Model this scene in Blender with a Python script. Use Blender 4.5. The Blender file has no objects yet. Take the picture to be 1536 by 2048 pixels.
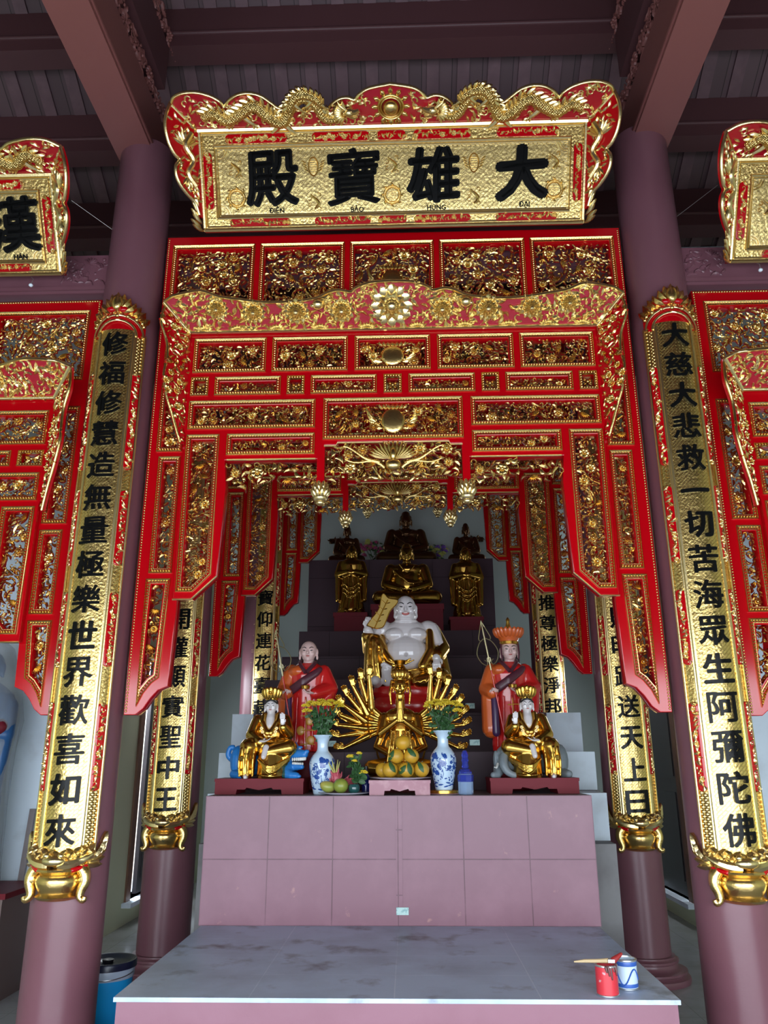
import bpy, bmesh, math, random
import numpy as np
from mathutils import Vector, Matrix, Euler

PI = math.pi
SC = bpy.context.scene
COL = SC.collection

# ------------------------------------------------------------------ camera
cam_d = bpy.data.cameras.new('camera')
cam = bpy.data.objects.new('camera', cam_d)
COL.objects.link(cam)
cam_d.sensor_fit = 'VERTICAL'
cam_d.sensor_height = 36.0
cam_d.lens = 36.0 * 1555.3 / 2048.0
cam_d.clip_start = 0.05
cam_d.clip_end = 300
PITCH, YAW, ROLL = 0.3039, 0.0294, -0.0035
_fw = Vector((-math.sin(YAW) * math.cos(PITCH), math.cos(YAW) * math.cos(PITCH), math.sin(PITCH)))
_rt = Vector((math.cos(YAW), math.sin(YAW), 0))
_up = _rt.cross(_fw)
_r2 = _rt * math.cos(ROLL) + _up * math.sin(ROLL)
_u2 = _up * math.cos(ROLL) - _rt * math.sin(ROLL)
_m = Matrix((_r2, _u2, -_fw)).transposed().to_4x4()
_m.translation = Vector((0.072, 0, 1.5))
cam.matrix_world = _m
SC.camera = cam

# ------------------------------------------------------------------ view, world, daylight
SC.view_settings.view_transform = 'Standard'
SC.view_settings.look = 'None'
SC.view_settings.gamma = 1.0
SC.view_settings.use_curve_mapping = False
SC.view_settings.exposure = 0.0

W = bpy.data.worlds.new('daylight')
SC.world = W
W.use_nodes = True
nt = W.node_tree
nt.nodes.clear()
wo = nt.nodes.new('ShaderNodeOutputWorld')
bg = nt.nodes.new('ShaderNodeBackground')
bg.inputs['Strength'].default_value = 5.2
tc = nt.nodes.new('ShaderNodeTexCoord')
sx = nt.nodes.new('ShaderNodeSeparateXYZ')
mr = nt.nodes.new('ShaderNodeMapRange')
mr.inputs['From Min'].default_value = -1.0
mr.inputs['From Max'].default_value = 1.0
cr = nt.nodes.new('ShaderNodeValToRGB')
el = cr.color_ramp.elements
el[0].position = 0.0
el[0].color = (0.30, 0.29, 0.28, 1)
el[1].position = 1.0
el[1].color = (0.42, 0.62, 1.0, 1)
for p, c in ((0.49, (0.36, 0.35, 0.33, 1)), (0.50, (0.30, 0.36, 0.30, 1)), (0.53, (0.85, 0.93, 1.0, 1)), (0.70, (0.66, 0.82, 1.0, 1))):
    e = el.new(p)
    e.color = c
nt.links.new(tc.outputs['Generated'], sx.inputs[0])
nt.links.new(sx.outputs['Z'], mr.inputs[0])
nt.links.new(mr.outputs[0], cr.inputs[0])
nt.links.new(cr.outputs[0], bg.inputs['Color'])
nt.links.new(bg.outputs[0], wo.inputs[0])

def area(name, loc, rot, sx_, sy_, power, color=(1, 1, 1), portal=False):
    d = bpy.data.lights.new(name, 'AREA')
    d.shape = 'RECTANGLE'
    d.size, d.size_y = sx_, sy_
    d.energy = power
    d.color = color
    if portal:
        d.cycles.is_portal = True
    o = bpy.data.objects.new(name, d)
    COL.objects.link(o)
    o.location = loc
    o.rotation_euler = rot
    return o

# the row of open front doors behind the viewer: daylight comes in up to 2.7 m
area('front_doors_daylight', (0, -0.84, 1.26), (PI / 2, 0, 0), 9.0, 2.3, 330, (0.84, 0.92, 1.0))
area('side_door_daylight_left', (-3.0, 8.6, 1.6), (0, -PI / 2 + 0.6, 0), 2.1, 1.3, 120, (0.85, 0.93, 1.0))
area('side_door_daylight_right', (3.08, 8.6, 1.6), (0, PI / 2 - 0.6, 0), 2.1, 1.3, 120, (0.85, 0.93, 1.0))

# added fill lamps brightening the back wall; no windows in the side walls there
area('rear_wall_fill_left', (-2.60, 10.2, 4.2), (0, -PI / 2, -0.35), 1.3, 0.6, 9, (0.85, 0.93, 1.0))
area('rear_wall_fill_right', (2.66, 10.2, 4.2), (0, PI / 2, 0.35), 1.3, 0.6, 9, (0.85, 0.93, 1.0))

# ------------------------------------------------------------------ materials
def nodes_of(m):
    m.use_nodes = True
    return m.node_tree, m.node_tree.nodes['Principled BSDF']

def mat(name, col, rough=0.5, metal=0.0, coat=0.0, bump=None, var=None, emit=None, alpha=None, trans=0.0, ior=None, spec=None):
    """bump: (scale, strength, distance); var: (scale, second colour, low, high)"""
    m = bpy.data.materials.new(name)
    t, b = nodes_of(m)
    b.inputs['Base Color'].default_value = (*col, 1)
    b.inputs['Roughness'].default_value = rough
    b.inputs['Metallic'].default_value = metal
    b.inputs['Coat Weight'].default_value = coat
    b.inputs['Coat Roughness'].default_value = 0.12
    b.inputs['Transmission Weight'].default_value = trans
    if ior: b.inputs['IOR'].default_value = ior
    if spec is not None: b.inputs['Specular IOR Level'].default_value = spec
    if emit:
        b.inputs['Emission Color'].default_value = (*emit[0], 1)
        b.inputs['Emission Strength'].default_value = emit[1]
    if alpha is not None: b.inputs['Alpha'].default_value = alpha
    co = None
    if bump or var:
        co = t.nodes.new('ShaderNodeTexCoord')
    if var:
        n = t.nodes.new('ShaderNodeTexNoise')
        n.inputs['Scale'].default_value = var[0]
        n.inputs['Detail'].default_value = 5
        t.links.new(co.outputs['Object'], n.inputs['Vector'])
        r = t.nodes.new('ShaderNodeValToRGB')
        r.color_ramp.elements[0].position = var[2]
        r.color_ramp.elements[1].position = var[3]
        r.color_ramp.elements[0].color = (*col, 1)
        r.color_ramp.elements[1].color = (*var[1], 1)
        t.links.new(n.outputs[0], r.inputs[0])
        t.links.new(r.outputs[0], b.inputs['Base Color'])
    if bump:
        n = t.nodes.new('ShaderNodeTexNoise')
        n.inputs['Scale'].default_value = bump[0]
        n.inputs['Detail'].default_value = 3
        t.links.new(co.outputs['Object'], n.inputs['Vector'])
        bp = t.nodes.new('ShaderNodeBump')
        bp.inputs['Strength'].default_value = bump[1]
        bp.inputs['Distance'].default_value = bump[2]
        t.links.new(n.outputs[0], bp.inputs['Height'])
        t.links.new(bp.outputs[0], b.inputs['Normal'])
    return m

GOLD_C = (0.80, 0.56, 0.21)
GOLD = mat('gold_leaf', GOLD_C, 0.27, 1.0, bump=(90, 0.25, 0.004))
GOLD_PALE = mat('pale_gold_leaf', (0.93, 0.73, 0.36), 0.28, 1.0, bump=(120, 0.25, 0.004))
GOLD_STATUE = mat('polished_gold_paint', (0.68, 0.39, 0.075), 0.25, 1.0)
GOLD_DARK = mat('dark_gold_paint', (0.42, 0.24, 0.05), 0.24, 1.0)  # the statue gold in a darker tone, for the upper steps
RED = mat('red_lacquer', (0.47, 0.001, 0.005), 0.13, 0.0, 0.0)
RED_DEEP = mat('deep_red_lacquer', (0.27, 0.005, 0.005), 0.35, 0.0, 0.3)
CARMINE = mat('carmine_ground_lacquer', (0.42, 0.004, 0.018), 0.16, 0.0, 1.0)
BLACK = mat('black_lacquer', (0.006, 0.006, 0.006), 0.22, 0.0, 0.0, spec=0.12)
PLUM = mat('plum_column_paint', (0.172, 0.067, 0.086), 0.34, bump=(14, 0.08, 0.01), var=(2.2, (0.195, 0.08, 0.102), 0.35, 0.7))
PLUM_BEAM = mat('plum_beam_paint', (0.25, 0.088, 0.080), 0.5, bump=(20, 0.1, 0.01))
WOOD_ROOF = mat('dark_plum_roof_boards', (0.16, 0.085, 0.10), 0.55, bump=(30, 0.2, 0.01), var=(9, (0.12, 0.062, 0.075), 0.35, 0.7))
WOOD_PURLIN = mat('dark_plum_purlin_paint', (0.105, 0.040, 0.045), 0.5)
WALL = mat('pale_green_wall_paint', (0.68, 0.74, 0.50), 0.8, bump=(60, 0.08, 0.004))
WALL_BACK = mat('pale_grey_green_wall_paint', (0.46, 0.54, 0.52), 0.8, bump=(60, 0.08, 0.004))
PLASTER = mat('white_plaster', (0.66, 0.75, 0.84), 0.75, var=(5, (0.54, 0.60, 0.66), 0.5, 0.75), bump=(50, 0.08, 0.003))
SKIN_WHITE = mat('white_porcelain_skin', (0.62, 0.57, 0.57), 0.16, coat=0.4)
SKIN_PINK = mat('painted_pink_skin', (0.60, 0.40, 0.37), 0.35)
ROBE_RED = mat('painted_red_robe', (0.50, 0.012, 0.012), 0.25, coat=0.5)
ROBE_ORANGE = mat('painted_orange_robe', (0.55, 0.10, 0.02), 0.3, coat=0.4)
ROBE_MAROON = mat('painted_maroon_sash', (0.075, 0.018, 0.030), 0.35)
HAIR = mat('painted_black_hair', (0.01, 0.01, 0.012), 0.35)
LIP = mat('painted_lip', (0.42, 0.10, 0.09), 0.35)
BLUE = mat('painted_blue', (0.02, 0.18, 0.52), 0.35)
ELE = mat('painted_grey_elephant', (0.17, 0.20, 0.22), 0.45)
TEETH = mat('painted_teeth', (0.75, 0.75, 0.72), 0.35)
PED_RED = mat('red_painted_wood', (0.15, 0.008, 0.016), 0.5, spec=0.2, bump=(25, 0.1, 0.005))
PED_PINK = mat('worn_pink_paint', (0.40, 0.19, 0.23), 0.55, var=(18, (0.52, 0.30, 0.33), 0.5, 0.75))
LEAF = mat('green_leaf', (0.035, 0.10, 0.03), 0.5)
LEAF_DK = mat('dark_green_stem', (0.02, 0.055, 0.02), 0.5)
YELLOW = mat('yellow_petal', (0.72, 0.52, 0.03), 0.5)
POMELO = mat('yellow_pomelo_skin', (0.60, 0.32, 0.02), 0.45, bump=(160, 0.15, 0.003), var=(12, (0.40, 0.26, 0.05), 0.5, 0.8))
WOOD = mat('brown_wood', (0.20, 0.095, 0.05), 0.5, var=(6, (0.14, 0.06, 0.03), 0.4, 0.7))
DOOR_DK = mat('dark_door_leaf', (0.035, 0.033, 0.038), 0.35)
STAFF_MET = mat('dull_brass_wire', (0.50, 0.44, 0.26), 0.35, 0.9)
METAL = mat('dull_steel', (0.5, 0.5, 0.52), 0.3, 1.0)
TIN = mat('bare_tin', (0.55, 0.56, 0.58), 0.35, 0.9)

def gold_weave(name, col, cell, dist, rough=0.27):
    """gilded ground carved in a basket weave"""
    m = mat(name, col, rough, 1.0)
    t, b = nodes_of(m)
    co = t.nodes.new('ShaderNodeTexCoord')
    mp = t.nodes.new('ShaderNodeMapping')
    mp.inputs['Rotation'].default_value = (PI / 2, 0, 0)
    t.links.new(co.outputs['Object'], mp.inputs[0])
    mp2 = t.nodes.new('ShaderNodeMapping')
    mp2.inputs['Rotation'].default_value = (0, 0, PI / 4)
    t.links.new(mp.outputs[0], mp2.inputs[0])
    br = t.nodes.new('ShaderNodeTexBrick')
    br.inputs['Scale'].default_value = 1.0
    br.inputs['Brick Width'].default_value = cell * 2
    br.inputs['Row Height'].default_value = cell
    br.inputs['Mortar Size'].default_value = cell * 0.16
    br.inputs['Mortar Smooth'].default_value = 0.6
    br.inputs['Color1'].default_value = (1, 1, 1, 1)
    br.inputs['Color2'].default_value = (0.35, 0.35, 0.35, 1)
    br.inputs['Mortar'].default_value = (0, 0, 0, 1)
    t.links.new(mp2.outputs[0], br.inputs['Vector'])
    n = t.nodes.new('ShaderNodeTexNoise')
    n.inputs['Scale'].default_value = 0.9 / cell
    n.inputs['Detail'].default_value = 3
    t.links.new(co.outputs['Object'], n.inputs['Vector'])
    ad = t.nodes.new('ShaderNodeMath')
    ad.operation = 'MULTIPLY_ADD'
    ad.inputs[1].default_value = 0.45
    t.links.new(n.outputs[0], ad.inputs[0])
    t.links.new(br.outputs['Color'], ad.inputs[2])
    bp = t.nodes.new('ShaderNodeBump')
    bp.inputs['Strength'].default_value = 0.85
    bp.inputs['Distance'].default_value = dist
    t.links.new(ad.outputs[0], bp.inputs['Height'])
    t.links.new(bp.outputs[0], b.inputs['Normal'])
    return m

GOLD_WEAVE = gold_weave('gold_basket_weave_ground', (0.88, 0.66, 0.27), 0.020, 0.005)
GOLD_FINE = gold_weave('gold_carved_ground', (0.84, 0.60, 0.22), 0.015, 0.008)

def gold_lattice(name, scale=62, rnd_=0.0):
    m = mat(name, GOLD_C, 0.27, 1.0)
    t, b = nodes_of(m)
    co = t.nodes.new('ShaderNodeTexCoord')
    vor = t.nodes.new('ShaderNodeTexVoronoi')
    vor.inputs['Scale'].default_value = scale
    vor.inputs['Randomness'].default_value = rnd_
    mp = t.nodes.new('ShaderNodeMapping')
    mp.inputs['Rotation'].default_value = (0, PI / 4, 0)
    t.links.new(co.outputs['Object'], mp.inputs[0])
    t.links.new(mp.outputs[0], vor.inputs['Vector'])
    bp = t.nodes.new('ShaderNodeBump')
    bp.inputs['Strength'].default_value = 1.0
    bp.inputs['Distance'].default_value = 0.008
    bp.invert = True
    t.links.new(vor.outputs['Distance'], bp.inputs['Height'])
    t.links.new(bp.outputs[0], b.inputs['Normal'])
    return m
GOLD_LATTICE = gold_lattice('gold_lattice_ground')
GOLD_SCALES = gold_lattice('gold_dragon_scales', 85, 0.25)
ROBE_GOLD_PAINT = mat('yellow_gold_robe_paint', (0.55, 0.27, 0.04), 0.3)

def tiles(name, col, grout, w, h, offx=0.0, offz=0.0, rough=0.45, axes=(PI / 2, 0, 0), wear=None, jitter=0.0, spec=0.5):
    """flat tiles with thin joints; coordinates are the object's own, metres"""
    m = mat(name, col, rough, spec=spec)
    t, b = nodes_of(m)
    co = t.nodes.new('ShaderNodeTexCoord')
    mp = t.nodes.new('ShaderNodeMapping')
    mp.vector_type = 'POINT'
    mp.inputs['Rotation'].default_value = (-axes[0], 0, 0)
    mp.inputs['Location'].default_value = (offx, offz, 0)
    t.links.new(co.outputs['Object'], mp.inputs[0])
    br = t.nodes.new('ShaderNodeTexBrick')
    br.offset = 0.0
    br.inputs['Scale'].default_value = 1.0
    br.inputs['Brick Width'].default_value = w
    br.inputs['Row Height'].default_value = h
    br.inputs['Mortar Size'].default_value = 0.0035
    br.inputs['Mortar Smooth'].default_value = 0.3
    c2 = tuple(c * (1 - jitter) for c in col)
    br.inputs['Color1'].default_value = (*col, 1)
    br.inputs['Color2'].default_value = (*c2, 1)
    br.inputs['Mortar'].default_value = (*grout, 1)
    t.links.new(mp.outputs[0], br.inputs['Vector'])
    out = br.outputs['Color']
    for (scale, c3, lo, hi) in (wear or ()):
        n = t.nodes.new('ShaderNodeTexNoise')
        n.inputs['Scale'].default_value = scale
        n.inputs['Detail'].default_value = 6
        n.inputs['Roughness'].default_value = 0.6
        t.links.new(co.outputs['Object'], n.inputs['Vector'])
        r = t.nodes.new('ShaderNodeMapRange')
        r.inputs['From Min'].default_value = lo
        r.inputs['From Max'].default_value = hi
        t.links.new(n.outputs[0], r.inputs[0])
        mx = t.nodes.new('ShaderNodeMix')
        mx.data_type = 'RGBA'
        t.links.new(r.outputs[0], mx.inputs['Factor'])
        t.links.new(out, mx.inputs['A'])
        mx.inputs['B'].default_value = (*c3, 1)
        out = mx.outputs['Result']
    t.links.new(out, b.inputs['Base Color'])
    bp = t.nodes.new('ShaderNodeBump')
    bp.inputs['Strength'].default_value = 0.4
    bp.inputs['Distance'].default_value = 0.004
    bp.invert = True
    t.links.new(br.outputs['Fac'], bp.inputs['Height'])
    t.links.new(bp.outputs[0], b.inputs['Normal'])
    return m

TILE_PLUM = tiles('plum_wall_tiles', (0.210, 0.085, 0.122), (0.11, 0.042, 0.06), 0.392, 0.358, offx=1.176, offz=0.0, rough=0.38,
                  wear=((3.0, (0.25, 0.11, 0.152), 0.45, 0.75), (9.0, (0.38, 0.18, 0.18), 0.66, 0.74)))
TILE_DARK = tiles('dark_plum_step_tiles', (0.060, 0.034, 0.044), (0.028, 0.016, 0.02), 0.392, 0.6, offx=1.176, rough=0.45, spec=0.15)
STONE = tiles('grey_stone_top', (0.42, 0.52, 0.68), (0.54, 0.63, 0.78), 0.60, 0.36, offx=1.8, offz=0.0, rough=0.42, axes=(0, 0, 0),
              wear=((2.5, (0.31, 0.38, 0.49), 0.42, 0.7), (4.0, (0.12, 0.115, 0.13), 0.56, 0.74)))
SLAB_FACE = mat('plum_slab_face', (0.27, 0.118, 0.160), 0.45, bump=(18, 0.1, 0.01), var=(3, (0.24, 0.10, 0.135), 0.4, 0.7))
FLOOR = tiles('grey_floor_tiles', (0.34, 0.35, 0.36), (0.24, 0.24, 0.24), 0.6, 0.6, rough=0.22, axes=(0, 0, 0), wear=((4, (0.27, 0.27, 0.27), 0.45, 0.75),))
# ------------------------------------------------------------------ mesh helpers
class MB:
    """collects shapes; build() links them as ONE mesh object"""
    def __init__(self):
        self.v = []; self.f = []; self.m = []; self.n = 0
    def add(self, verts, faces, mi=0):
        v = np.asarray(verts, float).reshape(-1, 3)
        self.v.append(v)
        k = self.n
        self.f.extend([tuple(i + k for i in f) for f in faces])
        self.m.extend([mi] * len(faces) if isinstance(mi, int) else mi)
        self.n += len(v)
        return self
    def merge(self, o, fn=None, mi=None):
        if o.n == 0: return self
        v = np.concatenate(o.v)
        if fn: v = fn(v)
        self.add(v, o.f, o.m if mi is None else mi)
        return self
    def verts(self): return np.concatenate(self.v)
    def map(self, fn):
        self.v = [fn(self.verts())]
        return self
    def box(self, x0, x1, y0, y1, z0, z1, mi=0):
        v = [(x, y, z) for z in (z0, z1) for y in (y0, y1) for x in (x0, x1)]
        return self.add(v, [(0, 2, 3, 1), (4, 5, 7, 6), (0, 1, 5, 4), (2, 6, 7, 3), (0, 4, 6, 2), (1, 3, 7, 5)], mi)
    def tube(self, path, rad, n=6, mi=0, cap=True):
        P = np.asarray(path, float)
        k = len(P)
        R = np.full(k, rad, float) if np.isscalar(rad) else np.asarray(rad, float)
        T = np.gradient(P, axis=0)
        T /= np.linalg.norm(T, axis=1)[:, None] + 1e-12
        a = np.array([0, 0, 1.0]) if abs(T[0][2]) < 0.9 else np.array([1.0, 0, 0])
        u = np.cross(T[0], a); u /= np.linalg.norm(u)
        vs = []
        ang = np.arange(n) * 2 * PI / n
        for i in range(k):
            u = u - T[i] * (u @ T[i]); u /= np.linalg.norm(u) + 1e-12
            w = np.cross(T[i], u)
            vs.append(P[i] + R[i] * (np.cos(ang)[:, None] * u + np.sin(ang)[:, None] * w))
        fs = []
        for i in range(k - 1):
            for j in range(n):
                b = (j + 1) % n
                fs.append((i * n + j, i * n + b, (i + 1) * n + b, (i + 1) * n + j))
        if cap:
            fs.append(tuple(range(n))[::-1]); fs.append(tuple((k - 1) * n + j for j in range(n)))
        return self.add(np.concatenate(vs), fs, mi)
    def ell(self, c, r, rot=None, nu=12, nv=8, mi=0):
        r = (r, r, r) if np.isscalar(r) else r
        vs = [(0, 0, 1)]
        for i in range(1, nv):
            t = PI * i / nv
            for j in range(nu):
                p = 2 * PI * j / nu
                vs.append((math.sin(t) * math.cos(p), math.sin(t) * math.sin(p), math.cos(t)))
        vs.append((0, 0, -1))
        V = np.array(vs) * np.array(r)
        if rot is not None: V = V @ np.array(Euler(rot).to_matrix()).T
        fs = []
        for j in range(nu):
            b = (j + 1) % nu
            fs.append((0, 1 + j, 1 + b))
            for i in range(nv - 2):
                q = 1 + i * nu
                fs.append((q + j, q + nu + j, q + nu + b, q + b))
            q = 1 + (nv - 2) * nu
            fs.append((q + j, len(vs) - 1, q + b))
        return self.add(V + np.array(c), fs, mi)
    def cap(self, p0, p1, r0, r1, n=10, mi=0):
        """tapered capsule"""
        p0 = np.array(p0, float); p1 = np.array(p1, float)
        d = p1 - p0; L = np.linalg.norm(d); d = d / (L + 1e-9)
        pts, rs = [], []
        for a in (-80, -55, -25): pts.append(p0 + d * r0 * math.sin(math.radians(a))); rs.append(r0 * math.cos(math.radians(a)))
        pts.append(p0); rs.append(r0); pts.append((p0 + p1) / 2); rs.append((r0 + r1) / 2); pts.append(p1); rs.append(r1)
        for a in (25, 55, 80): pts.append(p1 + d * r1 * math.sin(math.radians(a))); rs.append(r1 * math.cos(math.radians(a)))
        return self.tube(pts, rs, n, mi)
    def chain(self, pts, rs, n=10, mi=0):
        for i in range(len(pts) - 1): self.cap(pts[i], pts[i + 1], rs[i], rs[i + 1], n, mi)
        return self
    def lathe(self, prof, n=24, c=(0, 0, 0), a0=0.0, a1=2 * PI, mi=0, caps=True):
        full = abs(a1 - a0 - 2 * PI) < 1e-6
        m = n if full else n + 1
        vs, fs = [], []
        for (r, z) in prof:
            for j in range(m):
                a = a0 + (a1 - a0) * j / n
                vs.append((c[0] + r * math.cos(a), c[1] + r * math.sin(a), c[2] + z))
        for i in range(len(prof) - 1):
            for j in range(n):
                b = (j + 1) % m
                fs.append((i * m + j, i * m + b, (i + 1) * m + b, (i + 1) * m + j))
        if caps and full:
            fs.append(tuple(range(m))[::-1]); q = (len(prof) - 1) * m
            fs.append(tuple(q + j for j in range(m)))
        return self.add(vs, fs, mi)
    def build(self, name, mats, parent=None, smooth=40, loc=None, rot=None):
        me = bpy.data.meshes.new(name)
        me.from_pydata(self.verts().tolist(), [], self.f)
        if not isinstance(mats, (list, tuple)): mats = [mats]
        for m in mats: me.materials.append(m)
        if len(mats) > 1: me.polygons.foreach_set('material_index', self.m)
        return link(name, me, parent, smooth, loc, rot)

def link(name, me, parent=None, smooth=40, loc=None, rot=None):
    if smooth:
        me.polygons.foreach_set('use_smooth', [True] * len(me.polygons))
        if smooth < 180: me.set_sharp_from_angle(angle=math.radians(smooth))
    me.update()
    o = bpy.data.objects.new(name, me)
    COL.objects.link(o)
    if parent: o.parent = parent
    if loc: o.location = loc
    if rot: o.rotation_euler = rot
    return o

def tag(o, label=None, cat=None, group=None, kind=None):
    if label: o['label'] = label
    if cat: o['category'] = cat
    if group: o['group'] = group
    if kind: o['kind'] = kind
    return o

def thing(name, label, cat, loc=(0, 0, 0), rot=None, group=None):
    o = bpy.data.objects.new(name, None)
    o.empty_display_size = 0.05
    COL.objects.link(o)
    o.location = loc
    if rot: o.rotation_euler = rot
    return tag(o, label, cat, group)

def dup(root, loc, label=None, group=None, rot=None, scale=None):
    r = root.copy(); COL.objects.link(r); r.location = loc
    if rot: r.rotation_euler = rot
    if scale: r.scale = scale
    if label: r['label'] = label
    if group: r['group'] = group
    for ch in list(root.children):
        c = ch.copy(); COL.objects.link(c); c.parent = r
        for g in ch.children:
            d = g.copy(); COL.objects.link(d); d.parent = c
    return r

def rnd(seed): return random.Random(seed)

# --- filled outlines (holes allowed) and lettering, standing in the x-z plane with the front towards -y
def _curve_mb(cu):
    o = bpy.data.objects.new('tmp', cu)
    me = o.to_mesh()
    v = np.empty(len(me.vertices) * 3); me.vertices.foreach_get('co', v)
    v = v.reshape(-1, 3)
    fs = [tuple(p.vertices) for p in me.polygons]
    o.to_mesh_clear()
    bpy.data.objects.remove(o)
    mb = MB()
    if len(v): mb.add(np.stack([v[:, 0], -v[:, 2], v[:, 1]], 1), fs)
    return mb

def shape(loops, depth, bevel=0.0):
    cu = bpy.data.curves.new('tmp', 'CURVE')
    cu.dimensions = '2D'; cu.fill_mode = 'BOTH'
    cu.extrude = depth / 2
    cu.bevel_depth = bevel; cu.bevel_resolution = 1
    cu.offset = -bevel
    for lp in loops:
        s = cu.splines.new('POLY')
        s.points.add(len(lp) - 1)
        s.points.foreach_set('co', [c for p in lp for c in (p[0], p[1], 0, 1)])
        s.use_cyclic_u = True
    mb = _curve_mb(cu)
    bpy.data.curves.remove(cu)
    return mb

def text(s, size, depth, offset=0.0, res=4, bevel=0.0):
    cu = bpy.data.curves.new('tmp', 'FONT')
    cu.body = s; cu.size = size
    cu.extrude = depth / 2; cu.offset = offset
    cu.bevel_depth = bevel
    cu.resolution_u = res
    mb = _curve_mb(cu)
    bpy.data.curves.remove(cu)
    if mb.n:
        v = mb.verts()
        c = (v.max(0) + v.min(0)) / 2
        mb.map(lambda q: q - np.array([c[0], 0, c[2]]))
    return mb

def brush(ch, w, h, r, depth, rise=0.05):
    """a character with heavy brush-like strokes: every stroke thickened by r, level strokes rising a little to the right"""
    base = text(ch, 0.2, depth, 0.0, 3)
    fit(base, w - 2 * r, h - 2 * r) if ch != '一' else fit(base, w - 2 * r, h * 0.09)
    v0 = base.verts(); out = MB()
    for i in range(9):
        a = 2 * PI * i / 8
        d = np.array([r * math.cos(a), 0.00012 * i, r * 0.85 * math.sin(a)]) if i < 8 else np.array([0, 0, 0])
        out.add(v0 + d, base.f)
    return out.map(lambda v: v + np.stack([0 * v[:, 0], 0 * v[:, 0], rise * v[:, 0]], 1))

def fit(mb, w, h):
    """scale an x-z shape to w x h"""
    v = mb.verts(); s = v.max(0) - v.min(0)
    return mb.map(lambda q: q * np.array([w / s[0], 1, h / s[2]]))

def finer(mb, L):
    """split edges longer than L so that the shape can be bent"""
    bm = bmesh.new()
    vs = [bm.verts.new(p) for p in mb.verts()]
    for f in mb.f:
        try: bm.faces.new([vs[i] for i in f])
        except ValueError: pass
    bmesh.ops.remove_doubles(bm, verts=bm.verts, dist=1e-5)
    for _ in range(6):
        bmesh.ops.triangulate(bm, faces=bm.faces[:])
        lg = [e for e in bm.edges if abs(e.verts[0].co.x - e.verts[1].co.x) > L]
        if not lg: break
        bmesh.ops.subdivide_edges(bm, edges=lg, cuts=1)
    bmesh.ops.triangulate(bm, faces=bm.faces[:])
    bm.verts.index_update()
    out = MB()
    out.add([tuple(v.co) for v in bm.verts], [tuple(v.index for v in f.verts) for f in bm.faces])
    bm.free()
    return out

def bend(R):
    """wrap x-z sheets (front -y) round a vertical post of radius R at the origin"""
    def fn(v):
        r = R - v[:, 1]
        a = v[:, 0] / R
        return np.stack([r * np.sin(a), -r * np.cos(a), v[:, 2]], 1)
    return fn

def plane_map(origin, ex, ez):
    """lay an x-z shape into the plane spanned by ex, ez; its front faces -(ex x ez) reversed, towards the hall"""
    ex = np.array(ex, float); ez = np.array(ez, float)
    ex /= np.linalg.norm(ex); ez /= np.linalg.norm(ez)
    en = np.cross(ex, ez)          # for ex=+x, ez=+z this is -y
    o = np.array(origin, float)
    return lambda v: o + v[:, :1] * ex + v[:, 2:3] * ez + (-v[:, 1:2]) * en

def mirror_x(mb):
    o = MB(); v = mb.verts() * np.array([-1, 1, 1])
    o.add(v, [f[::-1] for f in mb.f], list(mb.m))
    return o

def inset(poly, d):
    """offset a polygon inwards by d (any winding)"""
    P = [np.array(p, float) for p in poly]
    n = len(P)
    A = sum(P[i][0] * P[(i + 1) % n][1] - P[(i + 1) % n][0] * P[i][1] for i in range(n))
    s = 1 if A > 0 else -1
    out = []
    for i in range(n):
        e0 = P[i] - P[i - 1]; e1 = P[(i + 1) % n] - P[i]
        e0 /= np.linalg.norm(e0); e1 /= np.linalg.norm(e1)
        n0 = np.array([-e0[1], e0[0]]) * s; n1 = np.array([-e1[1], e1[0]]) * s
        b = n0 + n1
        k = max(0.35, 1 + n0 @ n1)
        out.append(tuple(P[i] + b * d / k))
    return out

def inside(poly, x, z):
    c = False
    n = len(poly); j = n - 1
    for i in range(n):
        xi, zi = poly[i]; xj, zj = poly[j]
        if (zi > z) != (zj > z) and x < (xj - xi) * (z - zi) / (zj - zi) + xi: c = not c
        j = i
    return c

def rect(u0, u1, z0, z1): return [(u0, z0), (u1, z0), (u1, z1), (u0, z1)]
def mir(poly): return [(-x, z) for x, z in poly][::-1]

def along(poly, step, closed=True):
    """points every step along an outline"""
    P = [np.array(p, float) for p in poly]
    if closed: P = P + [P[0]]
    out = []; carry = 0.0
    for a, b in zip(P[:-1], P[1:]):
        L = np.linalg.norm(b - a)
        t = carry
        while t < L:
            out.append(a + (b - a) * t / L); t += step
        carry = t - L
    return out

def smooth_line(pts, k=6):
    """Catmull-Rom through pts"""
    P = np.asarray(pts, float)
    P = np.concatenate([[2 * P[0] - P[1]], P, [2 * P[-1] - P[-2]]])
    out = []
    for i in range(1, len(P) - 2):
        for t in np.arange(k) / k:
            a, b, c, d = P[i - 1:i + 3]
            out.append(0.5 * (2 * b + (c - a) * t + (2 * a - 5 * b + 4 * c - d) * t * t + (3 * b - a - 3 * c + d) * t ** 3))
    out.append(P[-2])
    return np.array(out)

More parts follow.
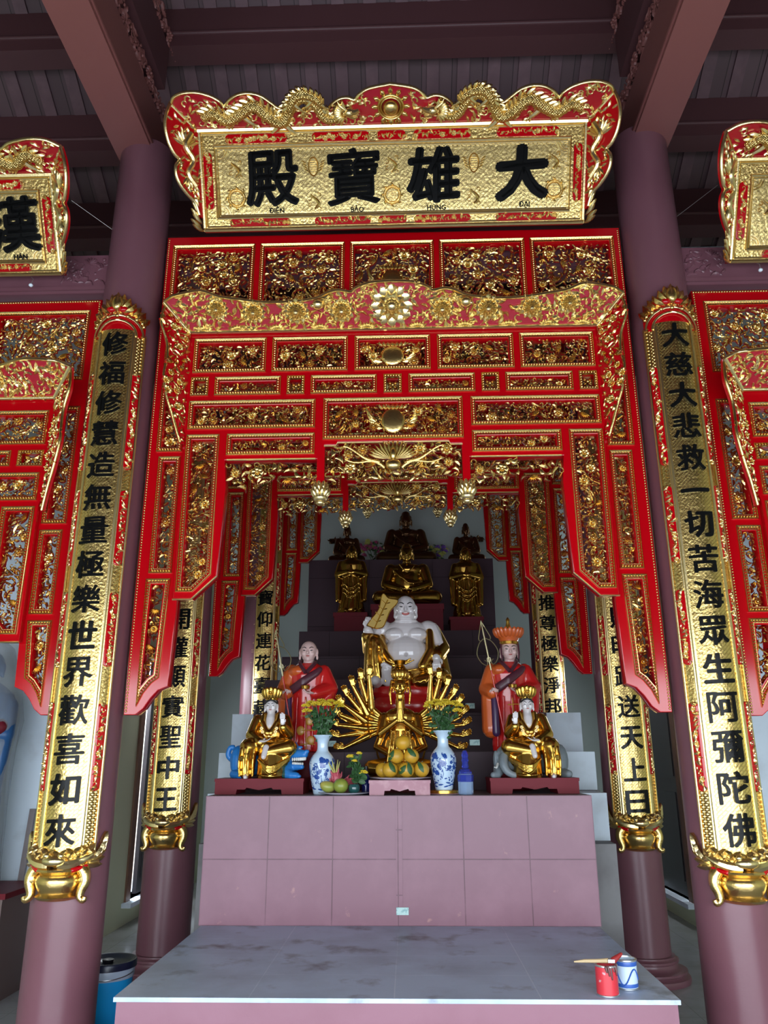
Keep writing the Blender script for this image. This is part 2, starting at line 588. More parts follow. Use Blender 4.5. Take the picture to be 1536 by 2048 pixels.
# --- carving elements -------------------------------------------------------
def _leaf_template():
    ts = [(-0.5, 0), (-0.28, 0.75), (0.05, 1.0), (0.32, 0.6), (0.5, 0)]
    v = [(-0.5, -0.15, 0)]
    for t, w in ts[1:4]:
        v += [(t, -0.25, -0.5 * w), (t, -0.75, 0), (t, -0.25, 0.5 * w)]
    v.append((0.5, -0.35, 0))
    f = [(0, 2, 1), (0, 3, 2), (1, 2, 5, 4), (2, 3, 6, 5), (4, 5, 8, 7), (5, 6, 9, 8), (7, 8, 10), (8, 9, 10)]
    loop = [0, 1, 4, 7, 10, 9, 6, 3]
    k = len(v)
    for i in loop: v.append((v[i][0], 0.9, v[i][2]))
    for a in range(8):
        b = (a + 1) % 8
        f.append((loop[a], loop[b], k + b, k + a))
    return np.array(v), [tuple(reversed(q)) for q in f], [0] * 8 + [1] * 8
LV, LF, LM = _leaf_template()

def leaf(mb, x, z, ang, L, w, h, y=0.0, curl=0.0):
    v = LV * np.array([L, h, w])
    v[:, 2] += curl * (v[:, 0] ** 2) / max(L, 1e-6) * 4
    c, s = math.cos(ang), math.sin(ang)
    V = np.stack([x + v[:, 0] * c - v[:, 2] * s, y + v[:, 1], z + v[:, 0] * s + v[:, 2] * c], 1)
    mb.add(V, LF, LM)

def flower(mb, x, z, r, y=0.0, n=9, h=0.012, layers=1):
    for l in range(layers):
        rr = r * (1 - 0.38 * l)
        for i in range(n):
            a = 2 * PI * (i + 0.5 * l) / n
            leaf(mb, x + math.cos(a) * rr * 0.60, z + math.sin(a) * rr * 0.60, a, rr * 0.92, rr * 5.6 / n, h, y - h * 0.6 * l)
    mb.ell((x, y - h * 0.5 * layers, z), (r * 0.27, h * 1.2, r * 0.27), nu=8, nv=5)

def curl(mb, x, z, ang, r, y=0.0, rad=0.004, sgn=1):
    pts = []
    for i in range(9):
        t = i / 8.0
        a = ang + sgn * t * 4.6
        q = r * (1 - 0.72 * t)
        pts.append((x + q * math.cos(a), y - 0.004, z + q * math.sin(a)))
    mb.tube(pts, [rad * (1 - 0.5 * i / 8) for i in range(9)], 4, 0)

def carve(poly, seed, step=0.024, size=1.0, motif=None, deep=0.02):
    """pierced carving of vines, leaves and flowers filling an outline; 0 = gilded faces, 1 = red-lacquered edges"""
    R = rnd(seed)
    xs = [p[0] for p in poly]; zs = [p[1] for p in poly]
    x0, x1, z0, z1 = min(xs), max(xs), min(zs), max(zs)
    mb = MB()
    k1, k2, k3, ph = R.uniform(6, 12), R.uniform(6, 12), R.uniform(2, 5), R.uniform(0, 6)
    def flow(x, z): return 2.2 * math.sin(k1 * x + ph) + 2.0 * math.cos(k2 * z - ph) + k3 * (x - z)
    pts, cells = [], {}
    def free(x, z, d):
        cx, cz = int(x / step), int(z / step)
        q = int(d / step) + 1
        for i in range(cx - q, cx + q + 1):
            for j in range(cz - q, cz + q + 1):
                for (a, b, e) in cells.get((i, j), ()):
                    if (a - x) ** 2 + (b - z) ** 2 < (max(d, e)) ** 2: return False
        return True
    def put(x, z, d): cells.setdefault((int(x / step), int(z / step)), []).append((x, z, d))
    w, h = x1 - x0, z1 - z0
    # large flowers first
    nfl = int(w * h / (0.017 * size * size)) if motif != 'small' else 1
    fr = min(0.036 * size, 0.42 * min(w, h))
    tries = 0; made = 0
    if motif == 'small':
        cx, cz = (x0 + x1) / 2, (z0 + z1) / 2
        for sx_ in (-1, 1):
            for sz in (-1, 1): leaf(mb, cx + sx_ * w * 0.22, cz + sz * h * 0.2, math.atan2(sz * h, sx_ * w), 0.42 * w, 0.2 * w, 0.012)
        mb.ell((cx, -0.01, cz), (0.12 * w, 0.012, 0.14 * h), nu=8, nv=5)
        for sx_ in (-1, 1): curl(mb, cx + sx_ * w * 0.32, cz, 1.5, 0.15 * w, 0, 0.004, sx_)
        return mb
    if motif == 'shield':
        cx, cz = (x0 + x1) / 2, (z0 + z1) / 2
        a, b = min(0.075, w * 0.2), min(0.10, h * 0.42)
        mb.ell((cx, 0.0, cz), (a, 0.02, b), nu=16, nv=8)
        for sgn in (-1, 1):
            for q in range(5): leaf(mb, cx + sgn * (a + 0.03 + 0.012 * q), cz - b * 0.5 + q * b * 0.3, (0.2 + 0.25 * q) if sgn > 0 else PI - 0.2 - 0.25 * q, 0.09, 0.03, 0.014)
        for i in range(7): leaf(mb, cx - a + i * a / 3, cz + b * 0.95, PI / 2 + (3 - i) * 0.2, 0.05, 0.025, 0.012, -0.012)
        put(cx, cz, a * 1.5)
    while made < nfl and tries < 400:
        tries += 1
        x, z = R.uniform(x0 + fr * 0.7, x1 - fr * 0.7), R.uniform(z0 + fr * 0.7, z1 - fr * 0.7)
        if not inside(poly, x, z) or not free(x, z, fr * 2.0): continue
        put(x, z, fr * 1.15)
        if R.random() < 0.7: flower(mb, x, z, fr * R.uniform(0.8, 1.1), -0.006, R.choice((7, 8, 9, 10)), 0.013, R.choice((1, 2)))
        else:
            a0 = R.uniform(0, 6)
            for i in range(7): leaf(mb, x + math.cos(a0 + (i - 3) * 0.4) * fr * 0.6, z + math.sin(a0 + (i - 3) * 0.4) * fr * 0.6, a0 + (i - 3) * 0.4, fr * 1.3, fr * 0.3, 0.012, -0.008)
        made += 1
    # stems that follow the flow
    nst = max(2, int(w * h / 0.012))
    for _ in range(nst):
        x, z = R.uniform(x0, x1), R.uniform(z0, z1)
        path = []
        for i in range(14):
            if not inside(poly, x, z): break
            path.append((x, 0.006 + 0.004 * math.sin(i), z))
            a = flow(x, z)
            x += 0.016 * math.cos(a); z += 0.016 * math.sin(a)
        if len(path) > 4: mb.tube(path, 0.0055, 4, 0)
    # leaves and curls everywhere between
    n = int(w * h / (step * step) * 4.0)
    for _ in range(n):
        x, z = R.uniform(x0, x1), R.uniform(z0, z1)
        d = step * R.uniform(0.75, 1.1)
        if not inside(poly, x, z) or not free(x, z, d): continue
        put(x, z, d)
        a = flow(x, z) + R.uniform(-0.9, 0.9)
        q = R.random()
        L = step * R.uniform(1.5, 2.3)
        if q < 0.74: leaf(mb, x, z, a, L, L * R.uniform(0.28, 0.5), R.uniform(0.008, 0.016), R.uniform(-0.004, deep * 0.5), R.uniform(-0.5, 0.5))
        elif q < 0.90: curl(mb, x, z, a, step * 0.75, R.uniform(-0.006, 0.006), 0.0045, R.choice((-1, 1)))
        else: mb.ell((x, R.uniform(-0.008, 0.004), z), (step * 0.42, 0.009, step * 0.42), nu=6, nv=4)
    return mb

def trim_ring(poly, w=0.030, bead=0.0165):
    """gilded picture-frame moulding following an outline: an outer lip, a row of beads, and a flat slat along the level edges"""
    mb = MB()
    n = len(poly)
    A = sum(poly[i][0] * poly[(i + 1) % n][1] - poly[(i + 1) % n][0] * poly[i][1] for i in range(n))
    def ring(prof):
        loops = [inset(poly, d) if d else poly for d, _ in prof]
        vs = [(p[0], y, p[1]) for lp, (_, y) in zip(loops, prof) for p in lp]
        fs = []
        for i in range(len(prof) - 1):
            for j in range(n):
                b = (j + 1) % n
                q = (i * n + j, i * n + b, (i + 1) * n + b, (i + 1) * n + j)
                fs.append(q if A > 0 else q[::-1])
        mb.add(vs, fs)
    ring([(0.0, 0.0), (0.001, -0.014), (0.005, -0.017), (0.008, -0.013), (0.009, 0.0)])
    ring([(w - 0.006, 0.0), (w - 0.005, -0.010), (w - 0.001, -0.010), (w, 0.006)])
    ip = inset(poly, w * 0.52)
    for k in range(n):
        p, q = np.array(poly[k]), np.array(poly[(k + 1) % n])
        if abs(q[1] - p[1]) < 0.45 * abs(q[0] - p[0]):
            o0, o1 = inset(poly, 0.007), inset(poly, w - 0.012)
            e = [o0[k], o0[(k + 1) % n], o1[(k + 1) % n], o1[k]]
            v = [(e[0][0], -0.017, e[0][1]), (e[1][0], -0.017, e[1][1]), (e[2][0], -0.008, e[2][1]), (e[3][0], -0.008, e[3][1])]
            mb.add(v, [(0, 1, 2, 3) if A > 0 else (3, 2, 1, 0)])
    for p in along(inset(poly, w * 0.60), bead):
        mb.ell((p[0], -0.008, p[1]), (0.0066, 0.009, 0.0066), nu=6, nv=4)
    return mb

def bead_line(pts, step=0.0155, r=0.0066, y=0.0):
    mb = MB()
    for p in along(pts, step, False): mb.ell((p[0], y, p[1]), r, nu=6, nv=4)
    return mb

def molding(pts, r=0.008, y=0.0, n=6, closed=False):
    mb = MB()
    P = [(p[0], y, p[1]) for p in pts]
    if closed: P.append(P[0])
    mb.tube(P, r, n)
    return mb

# --- statues: overlapping rounded masses fused into one continuous skin
def fuse(mb, voxel, smooth=6, name='tmp', factor=0.5):
    me = bpy.data.meshes.new(name)
    me.from_pydata(mb.verts().tolist(), [], mb.f)
    o = bpy.data.objects.new(name, me)
    COL.objects.link(o)
    r = o.modifiers.new('r', 'REMESH'); r.mode = 'VOXEL'; r.voxel_size = voxel
    if smooth:
        s = o.modifiers.new('s', 'SMOOTH'); s.iterations = smooth; s.factor = factor
    dg = bpy.context.evaluated_depsgraph_get(); dg.update()
    out = bpy.data.meshes.new_from_object(o.evaluated_get(dg))
    bpy.data.objects.remove(o); bpy.data.meshes.remove(me)
    return out

def fused(mb, voxel, name, m, parent=None, smooth=6, floor=None):
    me = fuse(mb, voxel, smooth)
    if floor is not None:
        for v in me.vertices:
            if v.co.z < floor: v.co.z = floor
    me.name = name
    me.materials.clear(); me.materials.append(m)
    return link(name, me, parent, 180)
# ------------------------------------------------------------------ the building
def struct(name, mb, m, smooth=30, loc=None, rot=None, parent=None):
    o = mb.build(name, m, parent, smooth, loc, rot)
    if parent is None: o['kind'] = 'structure'
    return o

struct('floor', MB().box(-6.2, 6.2, -0.9, 10.9, -0.15, 0.0), FLOOR)
struct('ground', MB().box(-40, 40, -60, -1.05, -0.3, -0.15), mat('courtyard_paving', (0.42, 0.40, 0.37), 0.8))
struct('wall_back', MB().box(-2.75, 2.85, 10.7, 10.9, 0, 7.2), WALL_BACK)
struct('wall_left_return', MB().box(-6.0, -2.52, 6.1, 6.25, 0, 5.9), PLASTER)
struct('wall_right_return', MB().box(2.60, 6.0, 6.1, 6.25, 0, 5.9), PLASTER)
struct('wall_left_aisle', MB().box(-6.2, -6.0, -1.05, 6.25, 0, 6.2), WALL)
struct('wall_right_aisle', MB().box(6.0, 6.2, -1.05, 6.25, 0, 6.2), WALL)
for name, x0, x1 in (('wall_left', -2.75, -2.61), ('wall_right', 2.68, 2.82)):
    b = MB().box(x0, x1, 6.25, 7.95, 0, 6.4).box(x0, x1, 9.3, 10.7, 0, 6.4).box(x0, x1, 7.95, 9.3, 0, 0.20).box(x0, x1, 7.95, 9.3, 2.6, 6.4)
    struct(name, b, WALL)

SL = math.atan(0.577)
def roof_z(y): return 6.85 + 0.577 * (4.5 - y)
# boards and battens of the roof over the hall, seen from below (local x along the hall's width, y up the slope)
ROOF_TILE = tiles('roof_board_strips', (0.120, 0.066, 0.076), (0.03, 0.015, 0.018), 0.24, 0.62, rough=0.55, axes=(0, 0, 0), jitter=0.25)
L_up = (7.3 - 1.5) / math.cos(SL)
struct('ceiling', MB().box(-6.2, 6.2, 0, L_up, -0.08, 0.0), ROOF_TILE)
ceil = bpy.data.objects['ceiling']
ceil.matrix_world = Matrix(((1, 0, 0, 0), (0, -math.cos(SL), -math.sin(SL), 7.3), (0, math.sin(SL), -math.cos(SL), roof_z(7.3)), (0, 0, 0, 1)))
bt = MB()
k = 0
x = -5.96
while x < 6.0:
    bt.box(x, x + 0.095, 0, L_up, 0.0, 0.022)
    x += 0.24
b = bt.build('ceiling_battens', WOOD_ROOF, None, 0)
b['kind'] = 'structure'
b.matrix_world = ceil.matrix_world.copy()
a2 = math.atan2(8.58 - 6.6, 2.6)
L2 = math.hypot(8.58 - 6.6, 2.6)
o = struct('ceiling_front', MB().box(-6.2, 6.2, 0, L2 + 0.05, -0.08, 0), WOOD_ROOF)
o.matrix_world = Matrix(((1, 0, 0, 0), (0, -math.cos(a2), math.sin(a2), 1.5), (0, -math.sin(a2), -math.cos(a2), 8.58), (0, 0, 0, 1)))
wf = MB().box(-6.2, 6.2, -1.05, -0.9, 2.45, 6.7).box(-6.2, -4.5, -1.05, -0.9, 0, 2.45).box(4.5, 6.2, -1.05, -0.9, 0, 2.45)
struct('wall_front', wf, mat('dark_door_wall_wood', (0.11, 0.05, 0.035), 0.6))
a3 = math.atan2(7.4 - 5.23, 3.7)
L3 = math.hypot(7.4 - 5.23, 3.7)
o = struct('ceiling_rear', MB().box(-6.2, 6.2, 0, L3, 0, 0.08), WOOD_ROOF)
o.matrix_world = Matrix(((1, 0, 0, 0), (0, math.cos(a3), -math.sin(a3), 7.3), (0, math.sin(a3), math.cos(a3), roof_z(7.3)), (0, 0, 0, 1)))
# gable closure of the two side aisles
g = MB()
for x0, x1 in ((-6.2, -6.0), (6.0, 6.2)):
    g.add([(x, y, z) for x in (x0, x1) for y, z in ((-1.05, 6.2), (6.25, 5.2), (6.25, 5.9), (1.5, 8.62), (-1.05, 6.7))],
          [(0, 1, 2, 3, 4), (9, 8, 7, 6, 5)])
struct('wall_gable', g, WALL)

# purlins along the hall's width
for i, y in enumerate((3.88, 4.50, 5.12, 5.74, 6.36)):
    z = roof_z(y)
    t = thing('roof_purlin', ['dark plum roof purlin nearest to the hall front, above the frame of the photo',
                              'dark plum roof purlin crossing the ceiling right above the main name board',
                              'dark plum roof purlin seen in the side bays behind the column tops',
                              'dark plum roof purlin low in the shade behind the side name boards',
                              'dark plum roof purlin hidden deepest behind the main name board'][i], 'beam', (0, y, z))
    MB().box(-6.0, 6.0, -0.09, 0.09, -0.24, 0.03).build('purlin_body', WOOD_PURLIN, t, 30)
    MB().box(-6.0, 6.0, -0.115, 0.06, -0.36, -0.24).build('lower_molding', WOOD_PURLIN, t, 30)
    MB().tube([(-6.0, -0.118, -0.245), (6.0, -0.118, -0.245)], 0.018, 8).build('roll_molding', WOOD_PURLIN, t, 60)

# round columns
def column(x, y, top, lab):
    t = thing('round_column', lab, 'column', (x, y, 0))
    t['kind'] = 'thing'
    MB().lathe([(0.188, 0.16), (0.186, 2.0), (0.184, 4.0), (0.180, top)], 48).build('shaft', PLUM, t, 60)
    base = [(0.30, 0.0), (0.305, 0.03), (0.30, 0.07), (0.275, 0.085), (0.27, 0.10), (0.285, 0.115), (0.285, 0.14), (0.262, 0.155), (0.235, 0.165),
            (0.222, 0.20), (0.222, 0.225), (0.232, 0.235), (0.232, 0.262), (0.215, 0.275), (0.21, 0.285), (0.21, 0.30), (0.188, 0.305)]
    MB().lathe([(r, z * 0.54) for r, z in base], 48).build('base', PLUM, t, 50)
    return t
CX = 1.72
column(-CX, 4.45, 5.56, 'large plum round column at the left front, behind the tall couplet board')
column(CX, 4.45, 5.56, 'large plum round column at the right front, behind the tall couplet board')
column(-CX, 6.25, 5.5, 'plum round column standing beside the left edge of the tiled altar block')
column(CX, 6.25, 5.5, 'plum round column standing beside the right edge of the tiled altar block')
column(-CX, 9.35, 6.0, 'rear plum column in the shade left of the steps, its narrow couplet facing front')
column(CX, 9.35, 6.0, 'rear plum column in the shade right of the steps, its narrow couplet facing front')

# great beams that run from the front columns towards the viewer
def great_beam(s, lab):
    t = thing('ceiling_beam', lab, 'beam', (s * 1.78, 4.6, 5.5))
    t['kind'] = 'thing'
    MB().box(-0.13, 0.13, -5.5, 0.0, 0.0, 0.36).build('lower_beam', PLUM_BEAM, t, 30)
    MB().box(-0.07, 0.07, -5.5, 0.0, 0.36, 0.60).build('web', WOOD_PURLIN, t, 30)
    MB().box(-0.15, 0.15, -5.5, -0.2, 0.60, 0.98).build('upper_beam', WOOD_PURLIN, t, 30)
    MB().tube([(-s * 0.135, -5.5, 0.03), (-s * 0.135, 0, 0.03)], 0.014, 6).build('molding', PLUM_BEAM, t, 60)
    for zz, y0, y1, sd in ((0.40, -1.5, -0.05, 5), (0.98, -1.6, -0.1, 9)):
        c = carve(rect(y0, y1, 0.0, 0.13), sd, 0.03, 1.3)
        xo = -s * 0.12 if zz < 0.5 else -s * 0.16
        f = plane_map((xo, 0, zz), (0, s, 0) if s < 0 else (0, 1, 0), (0, 0, 1))
        def fn(v, xo=xo, zz=zz):
            return np.stack([xo - s * (-v[:, 1]), v[:, 0], zz + v[:, 2]], 1)
        m2 = MB(); m2.add(fn(c.verts()), c.f if s < 0 else [q[::-1] for q in c.f], [0] * len(c.f))
        m2.build('carved_edge', PLUM_BEAM, t, 50)
great_beam(-1, 'plum ceiling beam slanting up to the top left from the left front column')
great_beam(1, 'plum ceiling beam slanting up to the top right from the right front column')

def tie_beam(x0, x1, z0, z1, lab, carved):
    t = thing('tie_beam', lab, 'beam', ((x0 + x1) / 2, 4.46 if carved else 4.62, z0))
    t['kind'] = 'thing'
    hw = (x1 - x0) / 2; h = z1 - z0
    MB().box(-hw, hw, -0.07, 0.07, 0, h).build('beam_body', PLUM, t, 30)
    MB().box(-hw, hw, -0.085, -0.07, 0.02, 0.045).build('bead_molding', PLUM, t, 30)
    if carved:
        s = 1 if x0 < 0 else -1
        xa, xb = (hw - 0.30, hw - 0.02) if s > 0 else (-hw + 0.02, -hw + 0.30)
        c = carve(rect(xa, xb, 0.08, h - 0.03), 33, 0.03, 1.2)
        c.map(lambda v: v + np.array([0, -0.07, 0]))
        c.m = [0] * len(c.m)
        c.build('carved_end', PLUM, t, 50)
    return t
tie_beam(-6.0, -1.88, 4.41, 4.70, 'plum tie beam over the carved screen in the left side bay', True)
tie_beam(1.88, 6.0, 4.38, 4.66, 'plum tie beam over the carved screen in the right side bay', True)
tie_beam(-1.545, 1.545, 4.62, 4.79, 'plum tie beam hidden behind the main name board between the front columns', False)

# doors in the two side walls
def side_door(name, s, xw, gap):
    # opening y 7.95-9.3, z .20-2.6; s=-1 left wall
    t = bpy.data.objects.new(name, None); COL.objects.link(t); t.location = (xw, 7.95, 0.20); t['kind'] = 'structure'
    fr = MB().box(-0.09, 0.09, 0.0, 0.12, 0, 2.4).box(-0.09, 0.09, 1.23, 1.35, 0, 2.4).box(-0.09, 0.09, 0.12, 1.23, 2.3, 2.4)
    fr.build('door_frame', WOOD, t, 30)
    MB().box(-0.16, 0.16, -0.06, 1.40, -0.04, 0.0).build('door_sill', PLASTER, t, 30)
    # dark leaf standing half open inwards
    lf = MB().box(-0.02, 0.02, gap, 0.92 + 0.09, 0.02, 2.28)
    o = lf.build('door_leaf', DOOR_DK, t, 30)
    o.location = (-s * 0.04, 0.12, 0)
    pn = MB().box(-0.028, 0.028, gap + 0.1, 0.88, 0.15, 0.95).box(-0.028, 0.028, gap + 0.1, 0.88, 1.1, 2.15).build('door_panel', DOOR_DK, t, 30)
    pn.location = (-s * 0.04, 0.12, 0)
    for z in (0.35, 1.2, 2.0):
        MB().box(-0.035, 0.035, 0.10, 0.13, z, z + 0.09).build('hinge', METAL, t, 30)
side_door('door_1', -1, -2.68, 0.24)
side_door('door_2', 1, 2.75, 0.03)

# ------------------------------------------------------------------ platform and stepped altar
PL = thing('stone_platform', 'low plum platform with a wide grey stone top across the front of the altar', 'platform', (0, 3.63, 0))
PL['kind'] = 'thing'
MB().box(-1.150, 1.150, 0.012, 1.41, 0, 0.535).build('platform_body', SLAB_FACE, PL, 30)
MB().box(-1.160, 1.160, 0.0, 1.42, 0.535, 0.552).build('stone_top', STONE, PL, 30)

AL = thing('stepped_altar', 'tall stepped masonry altar faced with plum tiles that carries all the statues', 'altar', (0, 5.05, 0))
AL['kind'] = 'thing'
def tile_box(name, x0, x1, y0, y1, z0, z1, face, top):
    b = MB().box(0 - (x1 - x0) / 2, (x1 - x0) / 2, y0, y1, 0, z1 - z0)
    b.m = [0, 1, 0, 0, 0, 0]
    return b.build(name, [face, top], AL, 30, loc=((x0 + x1) / 2, 0, z0))
STEP_TOP = mat('grey_plum_step_top', (0.15, 0.11, 0.125), 0.5, var=(6, (0.10, 0.08, 0.09), 0.45, 0.7))
CHEEK_LOW = mat('grey_unpainted_render', (0.24, 0.235, 0.24), 0.8, var=(4, (0.16, 0.15, 0.155), 0.4, 0.7))
tile_box('front_block', -1.176, 1.176, 0.0, 0.81, 0.552, 1.268, TILE_PLUM, STEP_TOP)
MB().box(-0.012, 0.026, -0.004, 0.0, 0.558, 1.266).build('joint_strip', TILE_PLUM, AL, 30)
LV_STEPS = [(5.86, 6.30, 1.526), (6.30, 6.75, 1.820), (6.75, 7.55, 2.122), (7.55, 8.55, 2.416), (8.55, 9.40, 2.812), (9.40, 10.69, 3.83)]
for i, (y0, y1, z) in enumerate(LV_STEPS):
    hw = (1.160, 1.150, 1.150, 1.140, 1.120, 1.140)[i]
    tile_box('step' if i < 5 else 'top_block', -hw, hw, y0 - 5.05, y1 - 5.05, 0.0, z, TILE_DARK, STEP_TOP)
for s in (-1, 1):
    q = 1.0 if s > 0 else 0.93
    def ck(name, xi, xo, y0, y1, z0, z1, m):
        a, b = sorted((s * xi, s * xo * q))
        MB().box(a, b, y0 - 5.05, y1 - 5.05, z0, z1).build(name, m, AL, 30)
    ck('white_step_end', 1.15, 1.415, 6.302, 6.75, 1.526, 1.818, PLASTER)
    ck('white_step_end', 1.16, 1.40, 5.862, 6.30, 1.266, 1.524, PLASTER)
    ck('white_step_end', 1.178, 1.375, 5.50, 5.86, 0.97, 1.262, PLASTER)
    ck('grey_ledge', 1.178, 1.36, 5.30, 5.86, 0.0, 0.97, CHEEK_LOW)
    ck('grey_ledge', 1.178, 1.42, 5.861, 6.75, 0.0, 1.262, CHEEK_LOW)
PAPER = mat('pale_green_paper', (0.45, 0.62, 0.60), 0.6, var=(60, (0.25, 0.42, 0.44), 0.5, 0.6))
for (x, y, z, lab) in ((0.024, 5.05, 0.632, 'small pale printed paper slip stuck low on the front tiles of the altar'),
                       (0.547, 5.86, 1.59, 'small paper slip stuck on the step behind the right flower vase'),
                       (0.557, 6.30, 1.872, 'small paper slip stuck on the higher step right of the many-armed statue'),
                       (-0.488, 5.86, 1.585, 'small paper slip stuck on the step behind the left flower vase')):
    o = MB().box(-0.036, 0.036, -0.009, -0.0045, -0.02, 0.02).build('paper_slip', PAPER, None, 0, loc=(x, y, z))
    tag(o, lab, 'paper')
# ------------------------------------------------------------------ carved and gilded screens
def board(loops, depth=0.035, bevel=0.004): return shape(loops, depth, bevel)

def relief_floral(poly, seed, step=0.036, size=1.0): return carve(poly, seed, step, size, None, 0.004)

def canopy(parent, b, z0, y0, prof, flare, seed, big=True):
    """flared canopy board: leans out at 45 degrees; prof = list of (u, d) along its scalloped top edge, right half"""
    zoff = parent['_z0']
    f = plane_map((0, y0, z0 - zoff), (1, 0, 0), (0, -1, 1))
    top = [(u, d) for u, d in prof]
    pts = smooth_line([(u, d, 0) for u, d in top], 5)[:, :2].tolist()
    half = [(b, 0.0)] + [(b + 0.707 * flare, flare)] + pts
    poly = half + [(-u, d) for u, d in half[::-1]]
    gb = shape([poly], 0.022, 0.0)
    gb.map(f); gb.build('canopy_board', CARMINE, parent, 30)
    edge = MB()
    edge.tube([(u, -0.014, d) for u, d in half[1:] + [(-u, d) for u, d in half[1:][::-1]]], 0.011, 6)
    edge.tube([(-b, -0.014, 0.004), (b, -0.014, 0.004)], 0.012, 6)
    for s in (-1, 1): edge.tube([(s * b, -0.014, 0.0), (s * (b + 0.707 * flare), -0.014, flare)], 0.013, 6)
    edge.map(f); edge.build('gilded_edge', GOLD_PALE, parent, 60)
    R = rnd(seed)
    rel = MB()
    fl = []
    def sun(u, d, r):
        flower(rel, u, d, r, -0.022, 10, 0.024, 2)
        rel.ell((u, -0.05, d), (r * 0.36, 0.022, r * 0.36), nu=12, nv=8)
        for i in range(12):
            a = i * 2 * PI / 12
            leaf(rel, u + math.cos(a) * r * 1.12, d + math.sin(a) * r * 1.12, a, r * 0.85, r * 0.62, 0.018, -0.014)
        fl.append((u, d, r * 1.55))
    if big:
        sun(0, 0.150, 0.088)
        for s in (-1, 1):
            for u, d, r in ((0.315, 0.125, 0.056), (0.60, 0.125, 0.058), (0.87, 0.125, 0.052), (1.10, 0.15, 0.050)): sun(s * u, d, r)
            for u in (0.16, 0.46, 0.735, 0.985, 1.2):      # half lotuses along the lower edge
                for i in range(7): leaf(rel, s * u + (i - 3) * 0.014, 0.022 + 0.010 * (1 - abs(i - 3) / 3), PI / 2 - (i - 3) * 0.35, 0.045, 0.020, 0.014, -0.014)
                fl.append((s * u, 0.03, 0.04))
            u = 0.46 * s      # little phoenix heads between the flowers
            rel.ell((u, -0.04, 0.170), (0.036, 0.030, 0.032), nu=10, nv=6); rel.ell((u + s * 0.03, -0.045, 0.165), (0.02, 0.015, 0.012), nu=8, nv=5)
            for i in range(8): leaf(rel, u - s * (0.045 + 0.008 * (i % 3)), 0.175 + 0.010 * (i % 4), PI / 2 + s * (0.2 + 0.22 * i), 0.085, 0.026, 0.016, -0.03)
            fl.append((u, 0.165, 0.065))
    else:
        for s in (-1, 0, 1): sun(s * b * 0.62, 0.115, 0.05)
    n = int(b * 2 * 0.22 / 0.0005)
    got = []
    for _ in range(n):
        u, d = R.uniform(-b - 0.1, b + 0.1), R.uniform(0.015, 0.28)
        if not inside(poly, u, d) or not inside(poly, u, d + 0.015): continue
        if any((u - a) ** 2 + (d - c) ** 2 < (r * 0.72) ** 2 for a, c, r in fl) or any((u - a) ** 2 + (d - c) ** 2 < 0.022 ** 2 for a, c in got): continue
        got.append((u, d))
        q = R.random(); a = 3.0 * math.sin(7 * u) + 2 * d * 9 + R.uniform(-0.6, 0.6)
        if q < 0.62: leaf(rel, u, d, a, R.uniform(0.048, 0.075), R.uniform(0.020, 0.030), 0.016, -0.013, R.uniform(-0.5, 0.5))
        else: curl(rel, u, d, a, R.uniform(0.024, 0.036), -0.013, 0.0068, R.choice((-1, 1)))
    rel.map(f); rel.build('floral_relief', [GOLD_PALE, GOLD], parent, 50)

def wing(parent, s, b, y0, prof, seed):
    """side board flaring out at 45 degrees from the frame edge; prof = (z, d)"""
    zoff = parent['_z0']
    f0 = plane_map((b, y0, -zoff), (1, -1, 0), (0, 0, 1))
    f = f0 if s > 0 else (lambda v: f0(v) * np.array([-1, 1, 1]))
    def put(mb):
        mb.map(f)
        if s < 0: mb.f = [q[::-1] for q in mb.f]
        return mb
    pts = smooth_line([(d, z, 0) for z, d in prof], 5)[:, :2].tolist()
    poly = [(0, prof[0][0] - 0.145)] + pts + [(0, prof[-1][0])]
    put(shape([poly], 0.02, 0.0)).build('side_wing', RED, parent, 30)
    e = MB(); e.tube([(p[0], -0.012, p[1]) for p in pts], 0.009, 6)
    put(e).build('wing_edge', GOLD, parent, 60)
    inner = inset(poly, 0.012)
    c = carve(inner, seed, 0.026, 0.8, None, 0.004)
    c.map(lambda v: v + np.array([0, -0.012, 0]))
    put(c).build('wing_relief', [GOLD, RED], parent, 50)

def lotus_pendant(parent, u, z, y, r=0.055):
    mb = MB()
    for lay, (n, rr, zz) in enumerate(((10, 1.0, 0.0), (9, 0.8, 0.025), (7, 0.55, 0.045))):
        for i in range(n):
            a = 2 * PI * (i + 0.5 * lay) / n
            c, s_ = math.cos(a) * r * rr * 0.75, math.sin(a) * r * rr * 0.75
            mb.ell((c, s_, zz), (r * 0.26, r * 0.26, r * 0.62), rot=(0.0, 0.5 * math.cos(a), 0) if False else (-0.5 * math.sin(a), 0.5 * math.cos(a), 0), nu=7, nv=5)
    mb.ell((0, 0, -0.025), (r * 0.8, r * 0.8, 0.03), nu=12, nv=6)
    mb.ell((0, 0, -0.055), (r * 0.5, r * 0.5, 0.02), nu=10, nv=5)
    return mb.build('lotus_pendant', GOLD_PALE, parent, 60, loc=(u, y, z - parent['_z0']))

